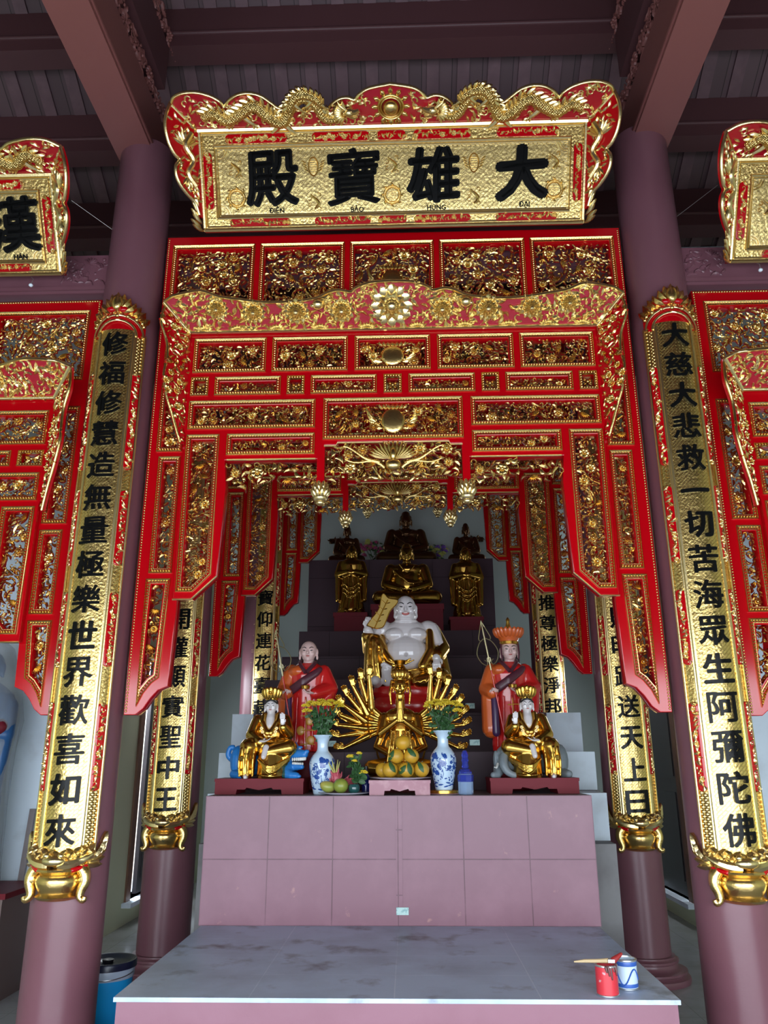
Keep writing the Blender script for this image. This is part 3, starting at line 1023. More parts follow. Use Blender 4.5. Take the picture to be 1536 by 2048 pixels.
def screen(label, loc, S, group=None):
    t = thing('carved_screen', label, 'screen', loc, None, group)
    t['_z0'] = S['z0']
    zo = S['z0']
    def lift(p): return [(x, z - zo) for x, z in p]
    n = [S['seed']]
    TW = 0.030
    def panel(poly, y, motif=None, step=0.019, size=1.0):
        n[0] += 1
        p = lift(poly)
        tr = trim_ring(p, TW if motif != 'small' else 0.022)
        tr.map(lambda v: v + np.array([0, y, 0]))
        tr.build('bead_trim', GOLD, t, 50)
        ip = inset(p, TW if motif != 'small' else 0.018)
        c = carve(ip, n[0], step, size, motif)
        hh = max(q[1] for q in poly) - min(q[1] for q in poly)
        c.map(lambda v: v + np.array([0, y + min(0.030, 0.010 + 0.08 * hh), 0]))
        c.build('carved_panel', [GOLD, RED_DEEP], t, 50)
        return inset(p, TW + 0.004 if motif != 'small' else 0.020)
    both = lambda L: [q for p in L for q in (p, mir(p))]
    yo, yi = -0.018, -0.060
    # back frame: top row and the outer legs
    holes = []
    for p in S['outer_c']: holes.append(panel(p, yo, 'shield', 0.023, 1.1))
    for p in both(S['outer']): holes.append(panel(p, yo, None, S.get('ostep', 0.0225), 1.05))
    out = lift(S['outline']); out = out + [(-x, z) for x, z in out[::-1]]
    board([out] + holes, 0.075).map(lambda v: v + np.array([0, 0.02, 0])).build('red_outer_frame', RED, t, 30)
    # front frame
    holes = []
    for p, m_ in S['inner_c']: holes.append(panel(p, yi, m_, 0.018))
    for p, m_ in S['inner']:
        for q in (p, mir(p)): holes.append(panel(q, yi, m_, 0.0185 if m_ != 'leg' else 0.021, 1.0))
    out = lift(S['inline']); out = out + [(-x, z) for x, z in out[::-1]]
    bd = board([out] + holes, 0.075); bd.map(lambda v: v + np.array([0, -0.022, 0])); bd.build('red_inner_frame', RED, t, 30)
    # thin gilded lines
    for line in S['lines']:
        for q in ((line, [(-x, z) for x, z in line]) if line[0][0] > 0.01 else (line,)):
            molding(lift(q), 0.006, -0.064).build('gilded_line', GOLD_PALE, t, 60)
    bw = S['w'] - 0.012
    for s in (-1, 1):
        bead_line(lift([(s * bw, S['z0'] + 0.02), (s * bw, S['top'] - 0.01)]), 0.0165, 0.0068, -0.022).build('edge_beading', GOLD, t, 60)
    if S.get('topbeads'):
        bead_line(lift([(-bw, S['top'] - 0.012), (bw, S['top'] - 0.012)]), 0.0165, 0.0085, -0.022).build('edge_beading', GOLD, t, 60)
    # hanging carved aprons without trim
    for p, sd, st in S['aprons']:
        for q in ((p, mir(p)) if min(x for x, _ in p) > 0.01 else (p,)):
            c = carve(lift(q), sd, st, 1.1, None)
            c.map(lambda v: v + np.array([0, yi + 0.004, 0])); c.build('hanging_apron', [GOLD, RED_DEEP], t, 50)
    if S.get('fan'):
        u0, zc = 0.0, S['fan']
        mb = MB()
        for i in range(15):
            a = PI * (0.08 + 0.84 * i / 14)
            leaf(mb, math.cos(a) * 0.10, zc - zo + 0.01 + math.sin(a) * 0.055 , a, 0.13, 0.026, 0.014, yi - 0.01)
        for s in (-1, 1):
            mb.tube([(s * (0.08 + 0.22 * q), yi - 0.016, zc - zo - 0.02 + 0.09 * q ** 0.7 - 0.02 * math.sin(5 * q)) for q in np.linspace(0, 1, 10)], [0.012 - 0.008 * q for q in np.linspace(0, 1, 10)], 6)
            mb.tube([(s * (0.05 + 0.24 * q), yi - 0.012, zc - zo - 0.05 + 0.06 * q ** 0.7 + 0.015 * math.sin(6 * q)) for q in np.linspace(0, 1, 10)], [0.010 - 0.006 * q for q in np.linspace(0, 1, 10)], 6)
        mb.ell((0, yi - 0.02, zc - zo - 0.035), (0.05, 0.03, 0.035), nu=12, nv=8)
        mb.ell((0, yi - 0.02, zc - zo + 0.035), (0.022, 0.02, 0.04), nu=10, nv=8)
        mb.build('bat_shield_carving', [GOLD, RED_DEEP], t, 50)
    for u, z in S['pendants']:
        for s in (-1, 1): lotus_pendant(t, s * u, z, yi + 0.01)
    canopy(t, S['cb'], S['cz'], -0.07, S['cprof'], 0.20, S['seed'] + 77, S.get('big', True))
    for s in (-1, 1): wing(t, s, S['cb'], -0.045, S['wprof'], S['seed'] + 55)
    del t['_z0']
    return t

MAIN = dict(
    seed=100, w=1.512, top=4.85, z0=1.722,
    outline=[(1.512, 4.85), (1.512, 1.722), (1.446, 1.722), (1.405, 1.755), (1.37, 1.81), (1.33, 1.855), (1.277, 1.877), (1.262, 2.30), (1.262, 4.12)],
    outer_c=[rect(-0.28, 0.28, 4.22, 4.782)],
    outer=[rect(0.312, 0.880, 4.22, 4.782), rect(0.912, 1.468, 4.22, 4.782), rect(1.30, 1.462, 3.29, 4.10), rect(1.302, 1.442, 2.525, 3.26),
           [(1.305, 2.495), (1.329, 1.924), (1.37, 1.893), (1.41, 1.84), (1.445, 1.765), (1.453, 2.495)]],
    inner_c=[(rect(-0.240, 0.240, 3.803, 4.047), 'shield'), (rect(-0.058, 0.058, 3.645, 3.774), 'small'), (rect(-0.430, 0.430, 3.338, 3.615), 'shield')],
    inner=[(rect(0.280, 0.762, 3.803, 4.047), None), (rect(0.797, 1.262, 3.803, 4.047), None),
           (rect(0.097, 0.512, 3.645, 3.774), None), (rect(0.548, 0.662, 3.645, 3.774), 'small'), (rect(0.697, 1.115, 3.645, 3.774), None), (rect(1.150, 1.266, 3.645, 3.774), 'small'),
           (rect(0.476, 1.266, 3.418, 3.612), None), (rect(0.476, 1.018, 3.245, 3.386), None),
           ([(1.060, 3.385), (1.060, 2.508), (1.162, 2.404), (1.262, 2.404), (1.266, 3.385)], 'leg')],
    inline=[(1.288, 4.10), (1.288, 3.42), (1.276, 3.38), (1.273, 2.366), (1.168, 2.366), (1.028, 2.50), (1.006, 3.05), (1.022, 3.215), (0.462, 3.215),
            (0.462, 3.03), (0.415, 3.03), (0.415, 3.305), (0.345, 3.305), (0.335, 3.325)],
    lines=[[(0.47, 3.216), (1.01, 3.216)], [(0.42, 3.298), (0.348, 3.298), (0.338, 3.318), (0.001, 3.318)],
           [(1.276, 2.362), (1.168, 2.362), (1.026, 2.498)]],
    aprons=[([(-0.40, 3.085), (-0.27, 3.100), (-0.20, 3.075), (0.20, 3.075), (0.27, 3.100), (0.40, 3.085), (0.40, 3.27), (0.33, 3.305), (-0.33, 3.305), (-0.40, 3.27)], 501, 0.027),
            ([(0.470, 3.07), (0.60, 3.055), (0.75, 3.085), (0.90, 3.05), (1.0, 3.08), (1.0, 3.185), (0.470, 3.185)], 502, 0.030)],
    fan=3.20, pendants=[(0.437, 2.995)],
    cb=1.288, cz=4.092,
    cprof=[(1.37, 0.235), (1.27, 0.255), (1.18, 0.262), (1.08, 0.225), (0.95, 0.205), (0.80, 0.185), (0.62, 0.185), (0.47, 0.205), (0.40, 0.235), (0.33, 0.250), (0.255, 0.238), (0.22, 0.262), (0.13, 0.292), (0.0, 0.30)],
    wprof=[(4.235, 0.20), (4.10, 0.225), (3.97, 0.175), (3.86, 0.16), (3.75, 0.175), (3.62, 0.15), (3.50, 0.10), (3.33, 0.03)],
)
SIDE = dict(
    seed=300, w=1.10, top=4.365, z0=1.722,
    outline=[(1.10, 4.365), (1.10, 1.722), (1.034, 1.722), (0.993, 1.755), (0.958, 1.81), (0.918, 1.855), (0.865, 1.877), (0.855, 2.2), (0.855, 3.66)],
    outer_c=[rect(-0.37, 0.37, 3.78, 4.285)],
    outer=[rect(0.405, 1.040, 3.78, 4.285), rect(0.895, 1.05, 2.83, 3.60), rect(0.892, 1.035, 2.285, 2.795),
           [(0.893, 2.252), (0.917, 1.924), (0.958, 1.893), (0.998, 1.84), (1.033, 1.765), (1.041, 2.252)]],
    inner_c=[(rect(-0.27, 0.27, 3.327, 3.555), 'shield'), (rect(-0.055, 0.055, 3.185, 3.29), 'small'), (rect(-0.265, 0.265, 2.93, 3.145), 'shield')],
    inner=[(rect(0.31, 0.876, 3.327, 3.555), None), (rect(0.095, 0.675, 3.185, 3.29), None), (rect(0.715, 0.876, 3.185, 3.29), 'small'),
           (rect(0.31, 0.870, 2.965, 3.145), None),
           ([(0.665, 2.93), (0.665, 2.28), (0.765, 2.165), (0.858, 2.165), (0.868, 2.93)], 'leg')],
    inline=[(0.898, 3.64), (0.898, 2.98), (0.882, 2.94), (0.878, 2.125), (0.755, 2.125), (0.632, 2.26), (0.622, 2.90), (0.30, 2.90), (0.30, 2.72), (0.25, 2.72), (0.25, 2.90)],
    lines=[[(0.31, 2.90), (0.622, 2.90)], [(0.878, 2.122), (0.755, 2.122), (0.631, 2.258)]],
    aprons=[([(0.31, 2.76), (0.62, 2.77), (0.62, 2.88), (0.31, 2.88)], 503, 0.030), ([(-0.24, 2.75), (0.24, 2.75), (0.24, 2.88), (-0.24, 2.88)], 504, 0.028)],
    pendants=[(0.275, 2.69)],
    cb=0.90, cz=3.64, big=False, topbeads=True,
    cprof=[(0.98, 0.235), (0.86, 0.25), (0.74, 0.25), (0.62, 0.215), (0.5, 0.20), (0.38, 0.235), (0.27, 0.25), (0.2, 0.245), (0.1, 0.28), (0.0, 0.285)],
    wprof=[(3.783, 0.20), (3.64, 0.225), (3.52, 0.175), (3.42, 0.17), (3.3, 0.18), (3.15, 0.13), (3.02, 0.07), (2.9, 0.03)],
)
scr = screen('front carved red and gold screen under the big name board, between the front columns', (0, 4.44, 1.722), MAIN, 'carved screens in the central bay')
scr2 = dup(scr, (0.005, 6.25, 1.722 + 0.385), 'second carved red screen, seen framed by the legs of the front screen', 'carved screens in the central bay')
scr3 = dup(scr, (0.03, 9.30, 1.722 + 1.40), 'rearmost carved red screen, smallest in view, over the dark gold statues', 'carved screens in the central bay')
sside = screen('carved red screen cut by the left edge of the photo, beside the left front column', (-3.005, 4.42, 1.722), SIDE, 'carved screens in the side bays')
dup(sside, (3.02, 4.42, 1.70), 'carved red screen cut by the right edge of the photo, beside the right front column', 'carved screens in the side bays')

# ------------------------------------------------------------------ name boards
def dragon(mb, pts, r0=0.024, y=-0.02, head=True, fins=True, scale=1.0):
    P = smooth_line([(x, 0, z) for x, z in pts], 6)
    n = len(P)
    rad = [r0 * (0.35 + 0.65 * math.sin(PI * min(1, 0.12 + 0.9 * i / n)) ** 0.6) * (1 + 0.12 * (i % 2)) for i in range(n)]
    P[:, 1] = y
    mb.tube(P, rad, 8, 2)
    for i in range(2, n - 1, 2):
        d = P[i] - P[i - 1]
        a = math.atan2(d[2], d[0])
        for sg in ((1,) if fins else ()):
            sd = 1 if P[-1][0] < P[0][0] else -1; leaf(mb, P[i][0] + sd * math.sin(a) * rad[i] * 1.25, P[i][2] - sd * math.cos(a) * rad[i] * 1.25, a + (2.3 if sd < 0 else -2.3) + PI * 0, r0 * 1.9, r0 * 0.75, 0.012, y - 0.002)
    for q in (0.25, 0.5, 0.75):
        i = int(q * (n - 1)); x, _, z = P[i]
        d = P[i] - P[i - 1]; a = math.atan2(d[2], d[0])
        for sg in (-1, 1):
            ex, ez = x + sg * 0.02 - math.sin(a) * -r0 * 1.8, z - r0 * 2.2
            mb.tube([(x, y, z), (x + sg * r0 * 1.2, y - 0.004, z - r0 * 1.2), (x + sg * r0 * 2.0, y, z - r0 * 1.9)], [r0 * 0.55, r0 * 0.42, r0 * 0.3], 6)
            for c in (-1, 0, 1): leaf(mb, x + sg * r0 * 2.3 + c * r0 * 0.4, z - r0 * 2.2, -PI / 2 + c * 0.5 + sg * 0.5, r0 * 1.1, r0 * 0.4, 0.008, y)
    if head:
        x, _, z = P[-1]; d = P[-1] - P[-3]; s = 1 if d[0] > 0 else -1
        mb.ell((x + s * r0 * 0.4, y - 0.012, z + r0 * 0.1), (r0 * 0.95, r0 * 0.9, r0 * 0.8), nu=10, nv=7)
        mb.tube([(x + s * r0 * 0.6, y - 0.016, z + r0 * 0.2), (x + s * r0 * 1.5, y - 0.020, z + r0 * 0.25), (x + s * r0 * 2.1, y - 0.018, z + r0 * 0.55)], [r0 * 0.62, r0 * 0.5, r0 * 0.34], 7)
        mb.tube([(x + s * r0 * 0.5, y - 0.012, z - r0 * 0.5), (x + s * r0 * 1.3, y - 0.014, z - r0 * 0.75), (x + s * r0 * 1.8, y - 0.012, z - r0 * 0.6)], [r0 * 0.45, r0 * 0.36, r0 * 0.2], 7)
        for k in range(4): mb.ell((x + s * r0 * (1.0 + 0.3 * k), y - 0.022, z - r0 * 0.18), (r0 * 0.09, r0 * 0.09, r0 * 0.2), nu=6, nv=4)
        for k in range(10):
            a = PI / 2 + s * (0.25 + 0.27 * k)
            leaf(mb, x - s * r0 * 0.2 + math.cos(a) * r0 * 1.5, z + math.sin(a) * r0 * 1.4, a, r0 * 1.9, r0 * 0.62, 0.014, y - 0.016)
        for k in (0, 1): mb.tube([(x - s * r0 * 0.1, y - 0.024, z + r0 * 0.7), (x - s * r0 * (0.7 + 0.5 * k), y - 0.024, z + r0 * 1.5), (x - s * r0 * (0.6 + 0.9 * k), y - 0.02, z + r0 * 2.2)], [r0 * 0.22, r0 * 0.17, r0 * 0.06], 6)
        mb.ell((x + s * r0 * 0.75, y - 0.036, z + r0 * 0.55), r0 * 0.22, nu=7, nv=5)
        mb.tube(smooth_line([(x + s * r0 * 1.8, y - 0.02, z), (x + s * r0 * 2.5, y - 0.012, z - r0 * 0.8), (x + s * r0 * 1.9, y - 0.010, z - r0 * 1.7)], 4), r0 * 0.1, 5)

def medallion(mb, x, z, r, kind):
    """low gilded emblem on the weave ground"""
    if kind == 0:
        for q in (1.0, 0.78): mb.tube([(x + r * q * math.cos(a), -0.004, z + r * q * math.sin(a)) for a in np.linspace(0, 2 * PI, 25)], 0.0035, 4)
        for dz in (-0.4, -0.15, 0.1, 0.35): mb.box(x - r * 0.5, x + r * 0.5, -0.007, -0.001, z + r * dz - 0.002, z + r * dz + 0.003)
        mb.box(x - 0.003, x + 0.003, -0.007, -0.001, z - r * 0.6, z + r * 0.6)
        for i in range(8): leaf(mb, x + r * 1.2 * math.cos(i * PI / 4), z + r * 1.2 * math.sin(i * PI / 4), i * PI / 4 + 1, r * 0.5, r * 0.22, 0.006, -0.002)
    elif kind == 1:
        mb.tube([(x + r * 0.55 * math.cos(a), -0.004, z + r * math.sin(a)) for a in np.linspace(0, 2 * PI, 25)], 0.004, 4)
        for i in range(6): mb.box(x - r * 0.35, x + r * 0.35, -0.007, -0.001, z + r * (-0.6 + 0.24 * i) - 0.002, z + r * (-0.6 + 0.24 * i) + 0.003)
        for s in (-1, 1):
            for i in range(4): leaf(mb, x + s * r * (0.8 + 0.1 * i), z - r * 0.4 + r * 0.3 * i, s * 0.6 + (0 if s > 0 else PI), r * 0.6, r * 0.22, 0.006, -0.002)
    else:
        P = [(x + r * 0.5 * math.sin(4.2 * q), -0.004, z + r * (1.6 * q - 0.8)) for q in np.linspace(0, 1, 12)]
        mb.tube(P, [0.004 + 0.006 * math.sin(PI * q) for q in np.linspace(0.1, 1, 12)], 5)
        for i in range(5): curl(mb, x + r * (0.5 - (i % 2)), z + r * (0.4 * i - 0.8), i * 1.3, r * 0.28, 0, 0.003)

def cartouche_strip(mb_red, mb_gold, u0, u1, z0, z1, seed, vert=False):
    R = rnd(seed)
    w, h = u1 - u0, z1 - z0
    cr = min(w, h) * 0.42
    pts = []
    for (cx, cz, a0) in ((u1 - cr, z1 - cr, 0), (u0 + cr, z1 - cr, PI / 2), (u0 + cr, z0 + cr, PI), (u1 - cr, z0 + cr, 1.5 * PI)):
        for q in np.linspace(0, PI / 2, 5): pts.append((cx + cr * math.cos(a0 + q), cz + cr * math.sin(a0 + q)))
    mb_red.merge(shape([pts], 0.008, 0.003), lambda v: v + np.array([0, -0.004, 0]))
    L = max(w, h); n = int(L / 0.024)
    for i in range(n):
        q = (i + 0.5) / n
        u = u0 + w * (q if not vert else R.uniform(0.3, 0.7)); z = z0 + h * (q if vert else R.uniform(0.3, 0.7))
        k = R.random()
        if k < 0.25: flower(mb_gold, u, z, min(w, h) * 0.34, -0.011, 7, 0.009, 1)
        elif k < 0.75:
            leaf(mb_gold, u, z, R.uniform(0, 6), 0.040, 0.015, 0.009, -0.011); leaf(mb_gold, u + 0.005, z + 0.006, R.uniform(0, 6), 0.034, 0.013, 0.009, -0.011)
        else: curl(mb_gold, u, z, R.uniform(0, 6), 0.014, -0.009, 0.0035)

def name_board(name_label, loc, hw, chars, seed, main=True):
    """tilted name board; local x along its width, z up its tilted face, front -y"""
    t = thing('name_board', name_label, 'name board', loc, (0.515, 0, 0))
    H = 0.612
    f = 0.100; zb, zt = 0.080, 0.512
    MB().box(-hw, hw, 0.0, 0.05, 0.0, H).build('backing_board', RED_DEEP, t, 30)
    pz = shape([rect(-hw + f, hw - f, zb, zt)], 0.012, 0.0)
    pz.build('woven_gold_ground', GOLD_WEAVE, t, 30)
    # frame: gilded mouldings, textured band, red cartouches
    fr = MB()
    fr.merge(shape([rect(-hw, hw, 0, H), rect(-hw + f - 0.006, hw - f + 0.006, zb - 0.006, zt + 0.006)], 0.026, 0.0))
    fr.build('frame_band', GOLD_FINE, t, 30)
    ml = MB()
    for d, r, y in ((0.008, 0.013, -0.016), (0.028, 0.007, -0.014)):
        q = inset(rect(-hw, hw, 0, H), d); ml.merge(molding(q, r, y, 6, True))
    q = [(-hw + f, zb), (hw - f, zb), (hw - f, zt), (-hw + f, zt)]
    ml.merge(molding(q, 0.010, -0.016, 6, True)); ml.merge(molding(inset(q, 0.016), 0.006, -0.010, 6, True))
    for p in along(inset(q, 0.026), 0.028): ml.box(p[0] - 0.009, p[0] + 0.009, -0.010, -0.004, p[1] - 0.004, p[1] + 0.004)
    for sx_ in (-1, 1):
        for sz in (0, 1):
            cx, cz = sx_ * (hw - f - 0.02), (zb + 0.02) if sz == 0 else (zt - 0.02)
            for r in (0.062, 0.046): ml.tube([(cx - sx_ * r * math.cos(a), -0.008, cz + (r if sz == 0 else -r) * math.sin(a)) for a in np.linspace(0, PI / 2, 7)], 0.005, 5)
    ml.build('gilded_moldings', GOLD_PALE, t, 50)
    cs = [(-1.05, -0.66), (-0.50, -0.14), (-0.09, 0.09), (0.14, 0.50), (0.66, 1.05)] if main else [(-hw + 0.2, -hw + 0.7), (-0.3, 0.3), (hw - 0.7, hw - 0.2)]
    areas = [(a, b, z_a, z_b, False) for a, b in cs for z_a, z_b in ((0.026, 0.072), (zt + 0.012, zt + 0.066))]
    areas += [tuple(sorted((s * (hw - 0.080), s * (hw - 0.026)))) + (0.135, 0.475, True) for s in (-1, 1)]
    for a, b, z_a, z_b, vert in areas:
        rd, gd = MB(), MB()
        cartouche_strip(rd, gd, a, b, z_a, z_b, seed + int(a * 100) + int(z_a * 1000), vert)
        for m_ in (rd, gd): m_.map(lambda v: v + np.array([0, -0.014, 0]))
        o = rd.build('red_cartouche', RED, t, 40); gd.build('floral_sprig', [GOLD_PALE, GOLD], o, 50)
    # characters
    for ch, u, lat in chars:
        c = brush(ch, 0.345, 0.345, {'大': 0.022, '雄': 0.014, '殿': 0.012, '寶': 0.009}.get(ch, 0.013), 0.016)
        c.map(lambda v, u=u: v + np.array([u, -0.012, 0.312])); c.build('character', BLACK, t, 30)
        if lat:
            l = text(lat, 0.042, 0.004, 0.0008, 2)
            l.map(lambda v, u=u: v + np.array([u + 0.02, -0.013, 0.121])); l.build('latin_reading', BLACK, t, 0)
    # low emblems on the ground
    spots = ((-1.0, 0.37, 2), (-1.0, 0.20, 0), (-0.50, 0.38, 1), (-0.50, 0.17, 2), (0.0, 0.38, 2), (0.0, 0.20, 0), (0.52, 0.38, 1), (0.52, 0.18, 2), (1.02, 0.38, 2), (1.03, 0.21, 0)) if main else ((-hw + 0.2, 0.33, 2), (hw - 0.2, 0.33, 2))
    for (u, z, k) in spots:
        em = MB(); medallion(em, u, z, 0.055, k)
        em.map(lambda v: v + np.array([0, -0.006, 0])); em.build('low_emblem', [GOLD, GOLD], t, 50)
    # flared crest
    fc = plane_map((0, -0.01, H), (1, 0, 0), (0, -1, 1))
    if main: prof = [(1.345, 0.183), (1.32, 0.218), (1.26, 0.242), (1.18, 0.245), (1.10, 0.222), (1.045, 0.185), (1.025, 0.152), (0.99, 0.188), (0.93, 0.222), (0.86, 0.232), (0.79, 0.212), (0.73, 0.165), (0.69, 0.135), (0.60, 0.12), (0.50, 0.115), (0.40, 0.112), (0.36, 0.150), (0.31, 0.182), (0.26, 0.188), (0.22, 0.175), (0.19, 0.205), (0.13, 0.240), (0.0, 0.264)]
    else: prof = [(hw + 0.125, 0.183), (hw + 0.05, 0.23), (hw - 0.05, 0.24), (hw - 0.18, 0.215), (hw - 0.26, 0.175), (hw - 0.36, 0.215), (hw - 0.5, 0.225), (0.3, 0.18), (0.15, 0.22), (0, 0.25)]
    pts = smooth_line([(u, d, 0) for u, d in prof], 4)[:, :2].tolist()
    half = [(hw, 0.0)] + pts
    poly = half + [(-u, d) for u, d in half[::-1]]
    cb = shape([poly], 0.020, 0.0); cb.map(fc); cb.build('crest_board', CARMINE, t, 30)
    e = MB(); e.tube([(u, -0.012, d) for u, d in pts + [(-u, d) for u, d in pts[::-1]]], 0.011, 6)
    e.tube([(-hw, -0.012, 0.002), (hw, -0.012, 0.002)], 0.016, 6)
    for s in (-1, 1): e.tube([(s * hw, -0.012, 0), (s * (hw + 0.129), -0.012, 0.183)], 0.012, 6)
    e.map(fc); e.build('crest_edge', GOLD_PALE, t, 60)
    for s in (-1, 1):
        d = MB()
        if main:
            dragon(d, [(1.17, 0.09), (1.10, 0.12), (1.02, 0.07), (0.93, 0.11), (0.84, 0.16), (0.76, 0.09), (0.68, 0.05), (0.62, 0.13), (0.55, 0.20), (0.47, 0.17), (0.42, 0.08), (0.36, 0.06), (0.27, 0.105)], 0.036, -0.026)
            dragon(d, [(0.62, 0.12), (0.60, 0.19), (0.54, 0.235), (0.46, 0.21), (0.42, 0.16)], 0.028, -0.05, False)
        else:
            dragon(d, [(hw - 0.02, 0.09), (hw - 0.1, 0.15), (hw - 0.2, 0.08), (hw - 0.32, 0.13), (hw - 0.42, 0.15), (hw - 0.5, 0.08), (hw - 0.58, 0.09)], 0.036, -0.026)
            R = rnd(3)
        R = rnd(seed + s)
        for _ in range(190 if main else 150):
            u, q = R.uniform(0.12, hw + 0.08), R.uniform(0.02, 0.23)
            if inside(poly, u, q + 0.02): (leaf if R.random() < 0.6 else (lambda m_, a, b, c, L, w_, h, y: curl(m_, a, b, c, 0.024, -0.012, 0.006)))(d, u, q, R.uniform(0, 6), 0.055, 0.018, 0.012, -0.013)
        if s < 0: d = mirror_x(d)
        d.map(fc); d.build('dragon_relief', [GOLD_PALE, GOLD, GOLD_SCALES], t, 50)
    sn = MB(); sn.ell((0, -0.03, 0.125), (0.048, 0.035, 0.048), nu=18, nv=12)
    for r in (0.075, 0.060): sn.tube([(r * math.cos(a), -0.016, 0.125 + r * math.sin(a)) for a in np.linspace(0, 2 * PI, 25)], 0.009, 6)
    for i in range(12): leaf(sn, 0.098 * math.cos(i * PI / 6), 0.125 + 0.098 * math.sin(i * PI / 6), i * PI / 6, 0.05, 0.030, 0.014, -0.012)
    for i in range(6): leaf(sn, (i - 2.5) * 0.02, 0.03, PI / 2 + (2.5 - i) * 0.15, 0.035, 0.018, 0.010, -0.014)
    sn.map(fc); sn.build('sun_boss', [GOLD, GOLD], t, 60)
    # side flanges
    for s in (-1, 1):
        f0 = plane_map((hw, -0.01, 0), (1, -1, 0), (0, 0, 1))
        def fs(v, f0=f0, s=s): return f0(v) * np.array([s, 1, 1])
        def put(mb, fs=fs, s=s):
            mb.map(fs)
            if s < 0: mb.f = [q[::-1] for q in mb.f]
            return mb
        sp = [(0.183, 0.740), (0.222, 0.66), (0.232, 0.58), (0.215, 0.50), (0.180, 0.44), (0.150, 0.415), (0.178, 0.375), (0.180, 0.32), (0.155, 0.265), (0.110, 0.215), (0.060, 0.17), (0.035, 0.10)]
        pts2 = smooth_line([(a, b, 0) for a, b in sp], 4)[:, :2].tolist()
        pl = [(0, H)] + pts2 + [(0, 0.08)]
        put(shape([pl], 0.020, 0.0)).build('side_flange', RED, t, 30)
        e = MB(); e.tube([(a, -0.012, b) for a, b in pts2], 0.011, 6); e.tube([(0, -0.012, 0.02), (0, -0.012, H)], 0.012, 6)
        put(e).build('flange_edge', GOLD_PALE, t, 60)
        c = MB(); R = rnd(seed + 9)
        for i in range(9): leaf(c, 0.10 + 0.05 * math.cos(0.4 + i * 0.3), 0.50 + 0.05 * math.sin(0.4 + i * 0.3), 0.4 + i * 0.3, 0.11, 0.024, 0.014, -0.014)
        for i in range(7): leaf(c, 0.09 + 0.04 * math.cos(3.6 + i * 0.3), 0.33 + 0.04 * math.sin(3.6 + i * 0.3), 3.6 + i * 0.3, 0.09, 0.022, 0.014, -0.014)
        c.tube(smooth_line([(0.06, -0.02, 0.58), (0.11, -0.024, 0.50), (0.06, -0.024, 0.42), (0.10, -0.02, 0.34), (0.05, -0.02, 0.27)], 4), 0.018, 7)
        for _ in range(80):
            a, b = R.uniform(0.01, 0.2), R.uniform(0.15, 0.70)
            if inside(pl, a + 0.015, b): leaf(c, a, b, R.uniform(0, 6), 0.05, 0.018, 0.011, -0.012)
        for i in range(7): leaf(c, 0.045 + 0.012 * (i % 2), 0.02 + i * 0.028, 0.5 + 0.12 * i, 0.085, 0.024, 0.012, -0.008)
        put(c).build('phoenix_relief', [GOLD_PALE, GOLD], t, 50)
    return t
name_board('large golden name board with four black characters high above the main screen', (0.01, 4.245, 4.755), 1.225,
           (('殿', -0.765, 'ĐIỆN'), ('寶', -0.245, 'BẢO'), ('雄', 0.262, 'HÙNG'), ('大', 0.822, 'ĐẠI')), 700)
name_board('golden name board showing one black character, cut by the left edge of the photo', (-3.12, 4.27, 4.47), 1.0, (('漢', 0.72, 'HÁN'),), 740, False)
name_board('golden name board mostly outside the right edge, only gold ground in view', (3.12, 4.27, 4.455), 1.0, (), 760, False)
WIRE = mat('thin_steel_wire', (0.45, 0.42, 0.40), 0.4, 0.6)
for s, lab in ((-1, 'thin wire from the left name board to the left front column'), (1, 'thin wire from the right name board to the right front column')):
    o = MB().tube([(s * 2.10, 4.2, 4.99), (s * 1.88, 4.40, 4.90)], 0.0013, 5).build('guy_wire', WIRE, None, 60)
    tag(o, lab, 'wire')
for s, lab, u in ((-1, 'tiny clear bulb hanging below the left name board', -2.34), (1, 'tiny clear bulb hanging below the right name board', 2.33)):
    t = thing('small_bulb', lab, 'bulb', (u, 4.30, 4.42))
    MB().ell((0, 0, 0), (0.014, 0.014, 0.012), nu=10, nv=8).build('bulb_glass', mat('clear_bulb_glass', (0.8, 0.9, 1.0), 0.05, spec=0.8), t, 60)
    MB().tube([(0, 0, 0.010), (0.006, 0.01, 0.05), (-0.02, 0.03, 0.08)], 0.0025, 5).build('bulb_lead', WIRE, t, 60)

